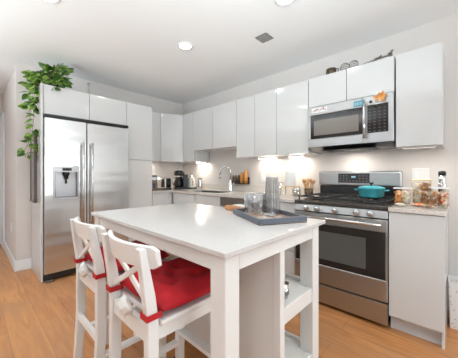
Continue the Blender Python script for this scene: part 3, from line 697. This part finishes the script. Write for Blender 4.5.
def make_cushion(label):
    t = thing('seat_cushion', label, 'cushion', group='red tufted cushions on the stools')
    tufts = [(a, b) for a in (-.3, .3) for b in (-.3, .3)] + [(0, 0)]
    m = MB(); n = 44; Wc, Dc = .405, .375
    def top(sgn):
        def fn(u, v):
            x = u * 2 - 1; y = v * 2 - 1
            e = min(1, (1 - abs(x)) * 3.2) ** .5 * min(1, (1 - abs(y)) * 3.2) ** .5
            d = 1
            for a, b in tufts:
                r = math.hypot(x - a * 1.15, y - b * 1.15); d *= (1 - .72 * math.exp(-(r / .17) ** 2))
            wr = .08 * math.sin(9 * x + 3 * y) * math.sin(7 * y - 2 * x) + .10 * noise.noise(Vector((x * 4, y * 4, 1)))
            z = .028 + sgn * (.044 * e * (d * .85 + .15 + wr) if sgn > 0 else .024 * e)
            rr = 1 - .05 * (abs(x) * abs(y)) ** 2
            return (x * Wc / 2 * rr, y * Dc / 2 * rr + .205, z + .004)
        return fn
    m.grid(top(1), n, n); m.grid(top(-1), n, n)
    bmesh.ops.remove_doubles(m.bm, verts=m.bm.verts, dist=.0008)
    bmesh.ops.recalc_face_normals(m.bm, faces=m.bm.faces)
    m.build('pad', M['red'], t)
    b = MB()
    for a, c in tufts: b.lathe([(.001, .004), (.006, .003), (.008, 0), (.001, -.002)], (a * 1.15 * Wc / 2, c * 1.15 * Dc / 2 + .205, .047), 10)
    b.build('tuft', M['redr'], t)
    for s in (-1, 1):        # red straps round the two posts
        px = s * .160; z = .022
        m = MB(); q = .0215; qy = .027; cyy = -.001
        m.box((px - q, cyy - qy - .003, z - .011), (px + q, cyy - qy, z + .011), .0005).box((px - q, cyy + qy, z - .011), (px + q, cyy + qy + .003, z + .011), .0005)
        m.box((px - q - .003, cyy - qy - .003, z - .011), (px - q, cyy + qy + .003, z + .011), .0005).box((px + q, cyy - qy - .003, z - .011), (px + q + .003, cyy + qy + .003, z + .011), .0005)
        m.build('strap', M['redr'], t)
    # crumpled white tag/tie hanging behind
    m = MB()
    def fn(u, v):
        a = u * 2 * math.pi; r = .5 - .5 * math.cos(v * math.pi * 2)
        return (.03 + .050 * math.cos(a) * (.35 + .65 * math.sin(v * math.pi)), -.040 + .020 * math.sin(a) * math.sin(v * math.pi) + .006 * noise.noise(Vector((u * 7, v * 7, 0))), .022 + (v - .5) * .075 + .010 * math.cos(a * 2 + v * 3))
    m.grid(fn, 22, 14); m.build('tie', M['cloth'], t, smooth=True)
    return t
S1 = (-.967, .448); S2 = (-1.475, .452)
R1, R2 = R(0), R(0)
st = make_stool('white wooden bar stool with crossed back slats, the one nearer the island corner')
st.location = (S1[0], S1[1], 0); st.rotation_euler = (0, 0, R1)
cu = make_cushion('red tufted cushion on the stool nearer the island corner')
cu.location = (S1[0], S1[1], .631); cu.rotation_euler = (0, 0, R1)
dup(st, (S2[0], S2[1], 0), R2, 'white wooden bar stool with crossed back slats, the one nearer the fridge')
dup(cu, (S2[0], S2[1], .631), R2, 'red tufted cushion on the stool nearer the fridge')

t = thing('floor_bar', 'short black round bar lying on the floor between the stool and the island', 'bar', (-1.15, .86, .0), world=True)
MB().tube([(-1.25, .86, .023), (-1.02, .86, .023)], .021, 16).build('tube', M['blackm'], t)
MB().lathe([(.001, 0), (.022, 0), (.022, .02), (.001, .02)], (-1.2705, .86, .023), 16, 'x').build('end_cap', M['black'], t)

# ================================================================= tray and glassware on the island
ZI = .9005
u = Vector((-.879, .477, 0)); v = Vector((.477, .879, 0)); TA = Vector((-.727, .989, 0)); TC = TA + u * .200 + v * .140
rz = math.atan2(v.y, v.x) - math.pi / 2
t = thing('serving_tray', 'rectangular slate blue serving tray with marbled brown base on the island', 'tray', (TC.x, TC.y, ZI), rz)
hx, hy = .200, .140
MB().box((-hx, -hy, 0), (hx, hy, .008), .002).build('base', M['trayw'], t)
m = MB().box((-hx, -hy, .0), (hx, -hy + .012, .032), .002).box((-hx, hy - .012, 0), (hx, hy, .032), .002).box((-hx, -hy + .012, 0), (-hx + .012, hy - .012, .032), .002).box((hx - .012, -hy + .012, 0), (hx, hy - .012, .032), .002)
m.build('rim', M['slate'], t)
def on_tray(a, b): p = TC + u * a + v * b; return (p.x, p.y, ZI + .0088)
# carafe: tall tapered ribbed smoked glass
p = on_tray(.09, .085)
t = thing('glass_vase', 'tall tapered smoky grey ribbed glass vase on the tray', 'vase', p)
def ribbed(u_, v_):
    a = u_ * 2 * math.pi; r = (.052 - .016 * v_) + .0022 * math.cos(a * 18)
    return (r * math.cos(a), r * math.sin(a), .002 + v_ * .228)
m = MB().grid(ribbed, 132, 6); bmesh.ops.remove_doubles(m.bm, verts=m.bm.verts, dist=.0002); m.build('body', M['smoke'], t)
MB().lathe([(.001, .001), (.047, .001), (.047, .012), (.001, .014)], n=36, cap=False).build('foot', M['smoke'], t, smooth=True)
MB().lathe([(.0375, .230), (.0375, .233), (.0345, .233), (.0345, .230)], n=36, cap=False).build('lip', M['ssl'], t)

gl = [(.001, 0), (.028, 0), (.031, .004), (.036, .115), (.0345, .115), (.029, .012), (.001, .010)]
def tumbler(a, b, h, lbl, grp='clear tumblers on the tray'):
    t = thing('drinking_glass', lbl, 'glass', on_tray(a, b), group=grp)
    k = h / .115
    MB().lathe([(r, z * k) for r, z in gl], n=24, cap=False).build('bowl', M['glass'], t, smooth=True)
    m = MB()
    for i in range(12):
        q = 2 * math.pi * i / 12; m.tube([(math.cos(q) * r, math.sin(q) * r, z * k) for r, z in ((.0315, .008), (.0335, .06), (.0362, .11))], .0014, 4)
    m.build('facet', M['glass'], t)
    return t
tumbler(.105, -.005, .120, 'clear cut-glass tumbler on the tray, nearest the front edge of the group')
tumbler(.150, -.045, .125, 'clear cut-glass tumbler on the tray, nearest the cutting board')
tumbler(.165, .045, .125, 'clear cut-glass tumbler on the tray, behind the group next to the vase')
# round coaster with small items at the front
t = tag(MB().lathe([(.001, 0), (.038, 0), (.044, .012), (.041, .012), (.036, .004), (.001, .004)], n=24, cap=False).build('glass_dish', M['glass'], smooth=True), 'small shallow clear glass dish in front of the vase on the tray', 'dish')
t.location = on_tray(.0, .015)
# cutting board
t = thing('cutting_board', 'warm brown wooden cutting board beside the tray on the island', 'cutting board', (-1.165, 1.315, ZI), R(-20))
t['note'] = ''; del t['note']
MB().box((-.095, -.05, 0), (.095, .05, .028), .006, 2).build('board', M['woodb'], t)
MB().bar((-.105, 0, .012), (-.160, 0, .012), .03, .018, .005).build('handle', M['woodb'], t)
t = tag(MB().box((-.07, -.035, 0), (.07, .035, .006), .003).build('marble_slab', M['plastic']), 'thin white slab lying on the wooden cutting board', 'board')
t.location = (-1.150, 1.345, ZI + .0285); t.rotation_euler = (0, 0, R(-20))

# ================================================================= things on the sink counter
ZB = .9145
def put(o, x, y, z=ZB, rz=0): o.location = (x, y, z); o.rotation_euler = (0, 0, rz); return o
# toaster oven / canister stack by the pantry
t = thing('coffee_grinder', 'dark boxy coffee grinder on the counter next to the pantry', 'coffee grinder', (-3.50, 1.96, ZB), R(-20))
MB().box((-.075, -.065, 0), (.075, .065, .15), .012, 2).build('body', M['brownj'], t)
MB().box((-.07, -.06, .151), (.07, .06, .215), .010, 2).build('hopper', M['ssd'], t)
MB().box((.0755, -.03, .03), (.083, .03, .11), .004).build('front_door', M['black'], t)
MB().box((-.072, -.062, .216), (.072, .062, .232), .006).build('lid', M['black'], t)
t = thing('toaster', 'brushed steel toaster between the grinder and the coffee maker', 'toaster', (-3.60, 2.19, ZB), R(20))
MB().box((-.13, -.085, .012), (.13, .085, .19), .025, 3).build('body', M['ssl'], t)
MB().box((-.135, -.088, 0), (.135, .088, .02), .006).build('base', M['black'], t)
for yy in (-.03, .03): MB().box((-.10, yy - .012, .188), (.10, yy + .012, .1915), .001).build('slot', M['blackm'], t)
MB().box((.131, -.012, .10), (.150, .012, .125), .003).build('lever', M['black'], t)
t = thing('coffee_maker', 'black and steel coffee maker with glass carafe in the counter corner', 'coffee maker', (-3.46, 2.46, ZB), R(-28))
MB().box((-.10, -.11, 0), (.10, .11, .035), .01, 2).build('base', M['black'], t)
MB().box((-.10, .03, .036), (.10, .11, .25), .01, 2).build('tower', M['black'], t)
MB().lathe([(.06, .225), (.088, .235), (.09, .27), (.085, .30), (.04, .315), (.001, .318)], (0, -.02, 0)).build('brew_head', M['black'], t)
MB().lathe([(.001, .037), (.062, .037), (.074, .07), (.072, .13), (.05, .185), (.045, .205), (.042, .205), (.045, .18), (.066, .13), (.001, .05)], (0, -.035, 0), cap=False).build('carafe', M['glassb'], t, smooth=True)
MB().tube([(0, -.085, .19), (0, -.135, .18), (0, -.145, .12), (0, -.11, .07)], .008).build('carafe_handle', M['ssl'], t)
MB().box((-.105, .0, .04), (-.101, .10, .24), .002).build('side_trim', M['ssl'], t)
MB().tube([(-.05, -.02, .31), (-.04, -.02, .345), (0, -.02, .36), (.04, -.02, .345), (.05, -.02, .31)], .007).build('lid_handle', M['ssl'], t)
t = thing('kettle', 'pale conical kettle with dark base beside the coffee maker', 'kettle', (-3.42, 2.665, ZB), R(0))
MB().lathe([(.001, 0), (.085, 0), (.087, .02), (.06, .022)]).build('base', M['black'], t)
MB().lathe([(.078, .0225), (.080, .03), (.062, .12), (.040, .19), (.034, .20), (.001, .20)]).build('body', mat('pale_glaze', (0.72, 0.70, 0.64), .15), t, smooth=True)
MB().lathe([(.036, .2005), (.034, .212), (.012, .22), (.012, .235), (.001, .238)]).build('lid', M['ssl'], t)
MB().tube([(.045, -.02, .185), (.085, -.04, .20), (.10, -.045, .15), (.075, -.035, .06)], .009).build('handle', M['ssl'], t)
MB().tube([(-.05, -.02, .15), (-.075, -.025, .185)], [.014, .008]).build('spout', M['ssl'], t)
t = thing('milk_frother', 'small steel jug with a tilted handle beside the pale kettle', 'jug', (-3.22, 2.69, ZB))
MB().lathe([(.001, 0), (.04, 0), (.042, .05), (.034, .14), (.038, .19), (.035, .19), (.001, .02)], n=20, cap=False).build('body', M['ssl'], t, smooth=True)
MB().tube([(.036, 0, .17), (.075, 0, .165), (.07, 0, .07), (.04, 0, .05)], .006).build('handle', M['ssl'], t)

# spice shelf on the wall
sy, sz = 2.74, 1.022
t = thing('spice_shelf', 'small dark metal rail shelf on the wall right of the faucet', 'shelf', (-2.38, sy, sz), world=True)
MB().box((-2.54, sy - .035, sz), (-2.22, YB - .0185, sz + .008), .001).box((-2.54, YB - .022, sz + .008), (-2.22, YB - .0185, sz + .10), .001).build('ledge', M['blackm'], t)
MB().tube([(-2.537, YB - .03, sz + .035), (-2.537, sy - .032, sz + .035), (-2.223, sy - .032, sz + .035), (-2.223, YB - .03, sz + .035)], .003).build('rail', M['blackm'], t)
def jar(x, h, m, lbl, r=.022, grp=None, cap='ssd'):
    t = thing('spice_jar' if m == 'brownj' else 'bottle', lbl, 'jar' if m == 'brownj' else 'bottle', (x, sy + .002, sz + .0085), group=grp)
    MB().lathe([(.001, 0), (r, 0), (r, h * .80), (r * .5, h * .86), (r * .5, h * .88)], n=16).build('body', M[m], t)
    MB().lathe([(r * .62, h * .8805), (r * .62, h), (.001, h)], n=14).build('cap', M[cap], t)
jar(-2.50, .125, 'brownj', 'dark spice jar at the faucet end of the rail shelf')
jar(-2.445, .125, 'brownj', 'dark spice jar second from the faucet end of the shelf')
jar(-2.39, .13, 'brownj', 'dark spice jar next to the orange bottles on the shelf')
jar(-2.33, .175, 'orange', 'orange bottle on the rail shelf nearest the dark jars', .029, cap='ssl')
jar(-2.262, .205, 'orange', 'tallest orange bottle at the far end of the rail shelf', .030, cap='gold')
# serving stand with canister, jars, utensils
cx, cy = -1.47, 2.60
t = thing('canister_stand', 'wire stand lifting a white canister on the counter beside the range', 'stand', (cx, cy, ZB), world=True)
MB().box((cx - .10, cy - .07, ZB + .10), (cx + .10, cy + .07, ZB + .108), .002).build('shelf_top', M['gold'], t)
m = MB()
for sx in (-.09, .09):
    for s2 in (-.06, .06): m.tube([(cx + sx, cy + s2, ZB), (cx + sx, cy + s2, ZB + .10)], .004, 8)
m.build('leg', M['pewter'], t)
t = thing('canister', 'tall white canister with steel knob standing on the wire stand', 'canister', (cx + .01, cy, ZB + .1085))
MB().lathe([(.001, 0), (.058, 0), (.06, .006), (.06, .165), (.055, .175), (.001, .178)]).build('body', M['plastic'], t)
MB().lathe([(.008, .1785), (.012, .19), (.012, .198), (.001, .20)]).build('knob', M['ssl'], t)
t = tag(MB().lathe([(.001, 0), (.04, 0), (.042, .05), (.03, .06), (.042, .13), (.05, .15), (.047, .15), (.001, .03)], n=20, cap=False).build('glass_jar', M['glass'], smooth=True), 'clear glass jar beside the canister stand on the counter', 'jar')
put(t, -1.64, 2.66)
t = thing('sugar_jar', 'short clear jar with steel lid between the stand and the utensils', 'jar', (-1.33, 2.50, ZB))
MB().lathe([(.001, 0), (.045, 0), (.047, .004), (.047, .07), (.044, .07), (.044, .006), (.001, .006)], cap=False).build('jar_body', M['glass'], t, smooth=True)
MB().lathe([(.048, .0705), (.048, .085), (.001, .09)]).build('lid', M['ssl'], t)
t = thing('utensil_holder', 'dark utensil holder bristling with wooden tools beside the range', 'utensil holder', (-1.225, 2.585, ZB))
MB().lathe([(.001, 0), (.045, 0), (.05, .09), (.046, .09), (.001, .01)], n=20, cap=False).build('pot', M['bronze'], t, smooth=True)
random.seed(5)
m = 0
for k in range(9):
    a = 2 * math.pi * k / 9; d = Vector((math.cos(a) * .28, math.sin(a) * .28, 1)).normalized(); p0 = Vector((math.cos(a) * .02, math.sin(a) * .02, .03)); L = .085 + .05 * random.random()
    q = p0 + d * L
    mk = MB().tube([p0, q], .006, 8)
    mk.lathe([(.001, 0), (.016, .012), (.020, .028), (.012, .045), (.001, .05)], (q.x, q.y, q.z - .01), 10)
    u_ = mk.build('wooden_spoon', M['woodl'], None); u_.location = (-1.225, 2.585, ZB + .002)
    tag(u_, 'wooden spoon standing in the dark utensil holder by the range', 'spoon', 'wooden spoons in the utensil holder')

# ================================================================= pot on the range
t = thing('dutch_oven', 'turquoise enamel pot with lid and black knob on the range', 'pot', (-.575, 2.44, .958))
MB().lathe([(.001, 0), (.088, 0), (.098, .012), (.102, .072), (.106, .074), (.106, .078), (.1, .078)], n=36).build('pot_body', M['teal'], t, smooth=False)
MB().lathe([(.107, .0785), (.106, .086), (.07, .098), (.02, .104), (.001, .104)], n=36).build('lid', M['teal'], t)
MB().lathe([(.008, .1045), (.008, .112), (.020, .122), (.020, .128), (.001, .130)], n=18).build('knob', M['black'], t)
for s in (-1, 1):
    MB().tube([(s * .100, -.03, .060), (s * .128, -.025, .064), (s * .132, 0, .065), (s * .128, .025, .064), (s * .100, .03, .060)], .006).build('handle', M['teal'], t)

# ================================================================= snack boxes
ZS = .9145
def packet(mb, w, h, d, c, rot):
    mt = Matrix.Translation(c) @ rot
    def f(sg):
        def fn(a, b):
            x = a * 2 - 1; y = b * 2 - 1; e = ((1 - abs(x) ** 2.5) * (1 - abs(y) ** 2.5))
            return mt @ Vector((x * w / 2, sg * d / 2 * e, y * h / 2))
        return fn
    mb.grid(f(1), 8, 8); mb.grid(f(-1), 8, 8)
def snack_box(name_lbl, loc, w, d, h, rim, rzz, seed, n, fill):
    flare = 1.12
    t = thing('snack_box', name_lbl, 'snack box', loc, rzz)
    m = MB(); th = .003
    def wall(p, q, n_):
        p, q = Vector(p), Vector(q); pu = Vector((p.x * flare, p.y * flare, h)); qu = Vector((q.x * flare, q.y * flare, h))
        m.prism([p, q, qu, pu], Vector(n_) * th)
    a, b = w / 2, d / 2
    wall((-a, -b, .004), (a, -b, .004), (0, 1, 0)); wall((-a, b, .004), (a, b, .004), (0, -1, 0))
    wall((-a, -b, .004), (-a, b, .004), (1, 0, 0)); wall((a, -b, .004), (a, b, .004), (-1, 0, 0))
    m.box((-a, -b, 0), (a, b, .004), 0)
    m.build('box_wall', M['acryl'], t)
    A_, B_ = a * flare, b * flare; r = MB(); rw = .007
    for p, q in (((-A_, -B_), (A_, -B_)), ((A_, -B_), (A_, B_)), ((A_, B_), (-A_, B_)), ((-A_, B_), (-A_, -B_))):
        r.bar((p[0], p[1], h + rw / 2), (q[0], q[1], h + rw / 2), rw, rw, .001)
    r.build('rim', rim, t)
    random.seed(seed)
    for k in range(n):
        lay = k // 4; mb = MB()
        cxk = (-.5 + (k % 2)) * w * .44 + random.uniform(-.006, .006); cyk = (-.5 + ((k // 2) % 2)) * d * .42
        rot = Matrix.Rotation(random.uniform(-.5, .5), 4, 'Z') @ Matrix.Rotation(random.uniform(-.45, .45), 4, 'Y') @ Matrix.Rotation(random.uniform(-.2, .2), 4, 'X')
        ph = min(.066, h * .6)
        packet(mb, w * .46, ph, d * .32, Vector((cxk, cyk, .044 + lay * fill * .5)), rot)
        o = mb.build('snack_packet', WRAP[(k + seed) % 4]); o.location = loc; o.rotation_euler = (0, 0, rzz)
        tag(o, 'wrapped snack packet in the ' + name_lbl.split(',')[0], 'snack packet', 'snack packets in the ' + name_lbl.split(',')[0])
snack_box('low clear snack box nearest the range', (-.335, 2.36, ZS), .100, .11, .130, M['plastic'], R(8), 1, 8, .075)
snack_box('tall gold-rimmed clear snack box standing between two low ones', (-.228, 2.455, ZS), .115, .10, .195, M['gold'], R(4), 2, 12, .100)
snack_box('white-rimmed clear snack box nearest the bare wall', (-.117, 2.36, ZS), .085, .12, .140, M['plastic'], R(12), 3, 8, .08)
# loose packets in front between the boxes
for k, (x, y, r_) in enumerate(((-.235, 2.30, 20), (-.225, 2.36, -30), (-.335, 2.25, -15), (-.165, 2.252, 10))):
    mb = MB(); packet(mb, .07, .05, .026, Vector((0, 0, 0)), Matrix.Rotation(R(84), 4, 'X'))
    o = mb.build('snack_packet', WRAP[k % 4]); o.location = (x, y, ZS + .015); o.rotation_euler = (0, 0, R(r_))
    tag(o, ['cream and red snack packet lying loose in front between the snack boxes', 'orange snack packet lying loose between the two low boxes', 'snack packet lying loose in front of the low box by the range', 'brown snack packet lying loose in front of the white-rimmed box'][k], 'snack packet')
t = thing('pepper_grinder', 'slim steel pepper grinder with black top behind the snack boxes', 'pepper grinder', (-.108, 2.60, ZS))
MB().lathe([(.001, 0), (.026, 0), (.026, .17), (.022, .18), (.024, .20), (.024, .235)], n=20).build('body', M['ssl'], t)
MB().lathe([(.025, .2355), (.025, .262), (.015, .27), (.001, .272)], n=20).build('top', M['black'], t)

# dotted bin next to the cabinet end
t = thing('waste_bin', 'white dotted card bin standing on the floor beside the end cabinet', 'bin', (.062, 2.58, 0), R(2))
m = MB(); a, b, h = .125, .085, .345
for p, q in (((-a, -b), (a, -b)), ((-a, b), (a, b)), ((-a, -b), (-a, b)), ((a, -b), (a, b))):
    f = 1.06; zz = h
    nrm = (0, .004, 0) if p[1] == q[1] and p[1] < 0 else (0, -.004, 0) if p[1] == q[1] else (.004, 0, 0) if p[0] < 0 else (-.004, 0, 0)
    m.prism([(p[0], p[1], 0), (q[0], q[1], 0), (q[0] * f, q[1] * f, zz), (p[0] * f, p[1] * f, zz)], nrm)
m.box((-a, -b, .001), (a, b, .006), 0)
m.build('side_wall', M['bin'], t)

# ================================================================= ornaments on top of the cabinets
ZO = ZT + .001
t = thing('candle_lantern', 'small dark bronze lantern cup on the cabinet above the microwave', 'lantern', (-.955, 2.52, ZO))
MB().lathe([(.001, 0), (.045, 0), (.047, .006), (.047, .068), (.042, .068), (.042, .008), (.001, .008)], n=20, cap=False).build('cup', M['bronze'], t)
MB().tube([(.047, 0, .058), (.068, 0, .055), (.07, 0, .030), (.047, 0, .016)], .005, 8).build('handle', M['bronze'], t)
MB().lathe([(.030, .009), (.030, .05), (.001, .052)], n=16).build('candle', M['gold'], t)
t = thing('scroll_ornament', 'dark metal ornament of two scrolled rings on the cabinet top', 'ornament', (-.785, 2.52, ZO))
for s in (-1, 1):
    cxx = s * .040; m = MB()
    m.tube([(cxx + .040 * math.cos(a), 0, .046 + .042 * math.sin(a)) for a in [2 * math.pi * k / 24 for k in range(24)]], .0042, 6, closed=True)
    for q in (0, 1, 2):
        a0 = q * 2.09 + .5
        m.tube([(cxx + (.036 - .0035 * k) * math.cos(a0 + k * .42), 0, .046 + (.036 - .0035 * k) * math.sin(a0 + k * .42)) for k in range(9)], .0032, 6)
    m.build('scroll_ring', M['pewter'], t)
MB().bar((-.07, 0, .003), (.07, 0, .003), .02, .006, .001).build('foot', M['pewter'], t)
# model airplane
t = thing('model_airplane', 'pewter model airplane tilted on the cabinet top beside the scroll ornament', 'ornament', (-.560, 2.55, ZO), R(2))
MB().box((-.03, -.03, 0), (.03, .03, .006), .002).tube([(0, 0, .005), (0, 0, .045)], .004, 8).build('stand', M['pewter'], t)
MB().tube([(-.150, 0, .028), (-.12, 0, .032), (-.03, 0, .045), (.04, 0, .054), (.105, 0, .060), (.125, 0, .062)], [.002, .006, .008, .008, .005, .002], 10).build('fuselage', M['pewter'], t)
MB().prism([(.0, 0, .047), (.035, 0, .051), (.060, -.09, .038), (.048, -.09, .038)], (0, 0, .003)).prism([(.0, 0, .047), (.035, 0, .051), (.075, .10, .090), (.062, .10, .090)], (0, 0, .003)).build('wing', M['pewter'], t)
MB().prism([(.085, -.002, .058), (.12, -.002, .060), (.135, -.002, .100), (.115, -.002, .100)], (0, .004, 0)).prism([(.095, -.04, .060), (.095, .04, .060), (.12, .04, .062), (.12, -.04, .062)], (0, 0, .003)).build('tail', M['pewter'], t)
for s in (-1, 1): MB().tube([(-.005, s * .05, .038), (.045, s * .05, .044)], [.006, .009], 8).build('engine', M['pewter'], t)
# clear candlestick over the fridge
t = thing('glass_candlestick', 'clear glass candlestick on a round foot on the cabinet above the fridge', 'candlestick', (-3.38, 1.02, ZF + .001))
MB().lathe([(.001, 0), (.065, 0), (.06, .010), (.02, .018), (.010, .03), (.014, .06), (.008, .08), (.010, .12), (.016, .15), (.020, .17), (.017, .17), (.008, .145), (.001, .14)], n=24, cap=False).build('stick', M['glass'], t, smooth=True)
MB().lathe([(.075, 0), (.078, .004), (.066, .006)], n=24, cap=False).build('foot_ring', M['pewter'], t)

# ================================================================= trailing plant
random.seed(11)
PC = Vector((-3.42, .672, ZF + .001))
t = thing('potted_pothos', 'trailing green pothos in a dark pot on the cabinet above the fridge', 'plant', PC)
MB().lathe([(.001, 0), (.085, 0), (.105, .10), (.112, .10), (.112, .122), (.10, .122), (.095, .10), (.001, .098)], n=24, cap=False).build('pot', M['pot'], t)
leaves = MB(); stems = MB()
def leaf(c, d, nrm, s):
    d = d.normalized(); nrm = (nrm - d * nrm.dot(d)).normalized(); x = d.cross(nrm)
    out = [(0, 0), (.30, -.06), (.46, .18), (.44, .48), (.26, .78), (0, 1.08)]
    bm = leaves.bm; c = Vector(c)
    def P(a, b): return c + (x * a * 1.0 + d * b + nrm * (-.30 * b * b * .6 - abs(a) * .10 + .06)) * s
    mid = [bm.verts.new(P(0, b)) for _, b in ((0, 0), (0, .05), (0, .25), (0, .5), (0, .78), (0, 1.08))]
    for sg in (-1, 1):
        ed = [mid[0]] + [bm.verts.new(P(sg * a, b)) for a, b in out[1:-1]] + [mid[-1]]
        for i in range(5):
            vs = [mid[i], mid[i + 1], ed[i + 1], ed[i]]
            vs = [v_ for j, v_ in enumerate(vs) if v_ not in vs[:j]]
            if len(vs) > 2:
                f = bm.faces.new(vs); f.smooth = True
CAMD = Vector((.9, -.35, .1))
def vine(pts, n, s0=.060, s1=.086):
    pts = [Vector(p) + Vector((0, .032 if p[1] < -.15 else 0, 0)) for p in pts]; stems.tube(pts, .0028, 6)
    for k in range(n):
        f = (k + .5) / n * (len(pts) - 1); i = int(f); p = pts[i].lerp(pts[min(i + 1, len(pts) - 1)], f - i)
        a = random.uniform(-1, 1); d = Vector((random.uniform(-.4, .5), random.choice((-1, 1)) * random.uniform(.4, 1), random.uniform(-.9, .15)))
        leaf(p + Vector((random.uniform(-.0, .02), d.y * .02, 0)), d, CAMD + Vector((random.uniform(-.6, .6), random.uniform(-.6, .6), random.uniform(0, 1.1))), random.uniform(s0, s1))
# crown around the pot (local coordinates: pot centre at origin)
for k in range(54):
    a = random.uniform(0, 2 * math.pi); rr = random.uniform(.02, .125); h = .13 + random.uniform(.0, .17) * (1 - rr * 2.5)
    if math.cos(a) * rr < -.0: rr *= .8
    p = Vector((math.cos(a) * rr, math.sin(a) * rr * 1.1, h))
    stems.tube([(math.cos(a) * .03, math.sin(a) * .03, .09), (p.x * .6, p.y * .6, p.z * .8 + .03), p], .002, 5)
    leaf(p, Vector((math.cos(a), math.sin(a), random.uniform(-.7, .9))), Vector((.9 + random.uniform(-.5, .5), -.5, .7)), random.uniform(.060, .088))
for k in range(16):
    a = random.uniform(-1.3, .9); p = Vector((.10 + random.uniform(0, .03), .12 * math.sin(a), random.uniform(.05, .14)))
    stems.tube([(.03, p.y * .4, .12), (.09, p.y * .9, .15), p], .002, 5)
    leaf(p, Vector((.3, math.sin(a), random.uniform(-1, .1))), Vector((1, -.3 + random.uniform(-.4, .4), .4)), random.uniform(.055, .078))
vine([(-.02, -.05, .11), (-.01, -.12, .17), (.0, -.20, .12), (.02, -.235, -.02), (.02, -.235, -.18), (.03, -.225, -.34), (.02, -.235, -.50), (.01, -.215, -.64), (.0, -.215, -.76)], 22)
vine([(-.03, -.04, .11), (-.02, -.14, .18), (-.0, -.24, .10), (.01, -.265, -.04), (.02, -.265, -.16), (.02, -.265, -.26)], 17)
vine([(.0, -.05, .11), (.04, -.14, .13), (.05, -.215, .05), (.07, -.225, -.08), (.06, -.22, -.22), (.05, -.215, -.36)], 15)
vine([(-.03, -.04, .11), (-.04, -.14, .15), (-.03, -.22, .16), (-.02, -.275, .10), (-.02, -.28, -.02)], 10)
vine([(0, -.21, -.50), (.0, -.26, -.62), (.0, -.30, -.72), (-.0, -.29, -.80)], 7, .055, .075)
vine([(.04, .05, .11), (.10, .04, .13), (.155, .0, .04), (.162, -.06, -.06)], 5, .045, .06)
leaves.build('foliage', M['leaf'], t); stems.build('vine', M['stem'], t)

# clean helper properties
for o in bpy.data.objects:
    if '_w' in o: del o['_w']
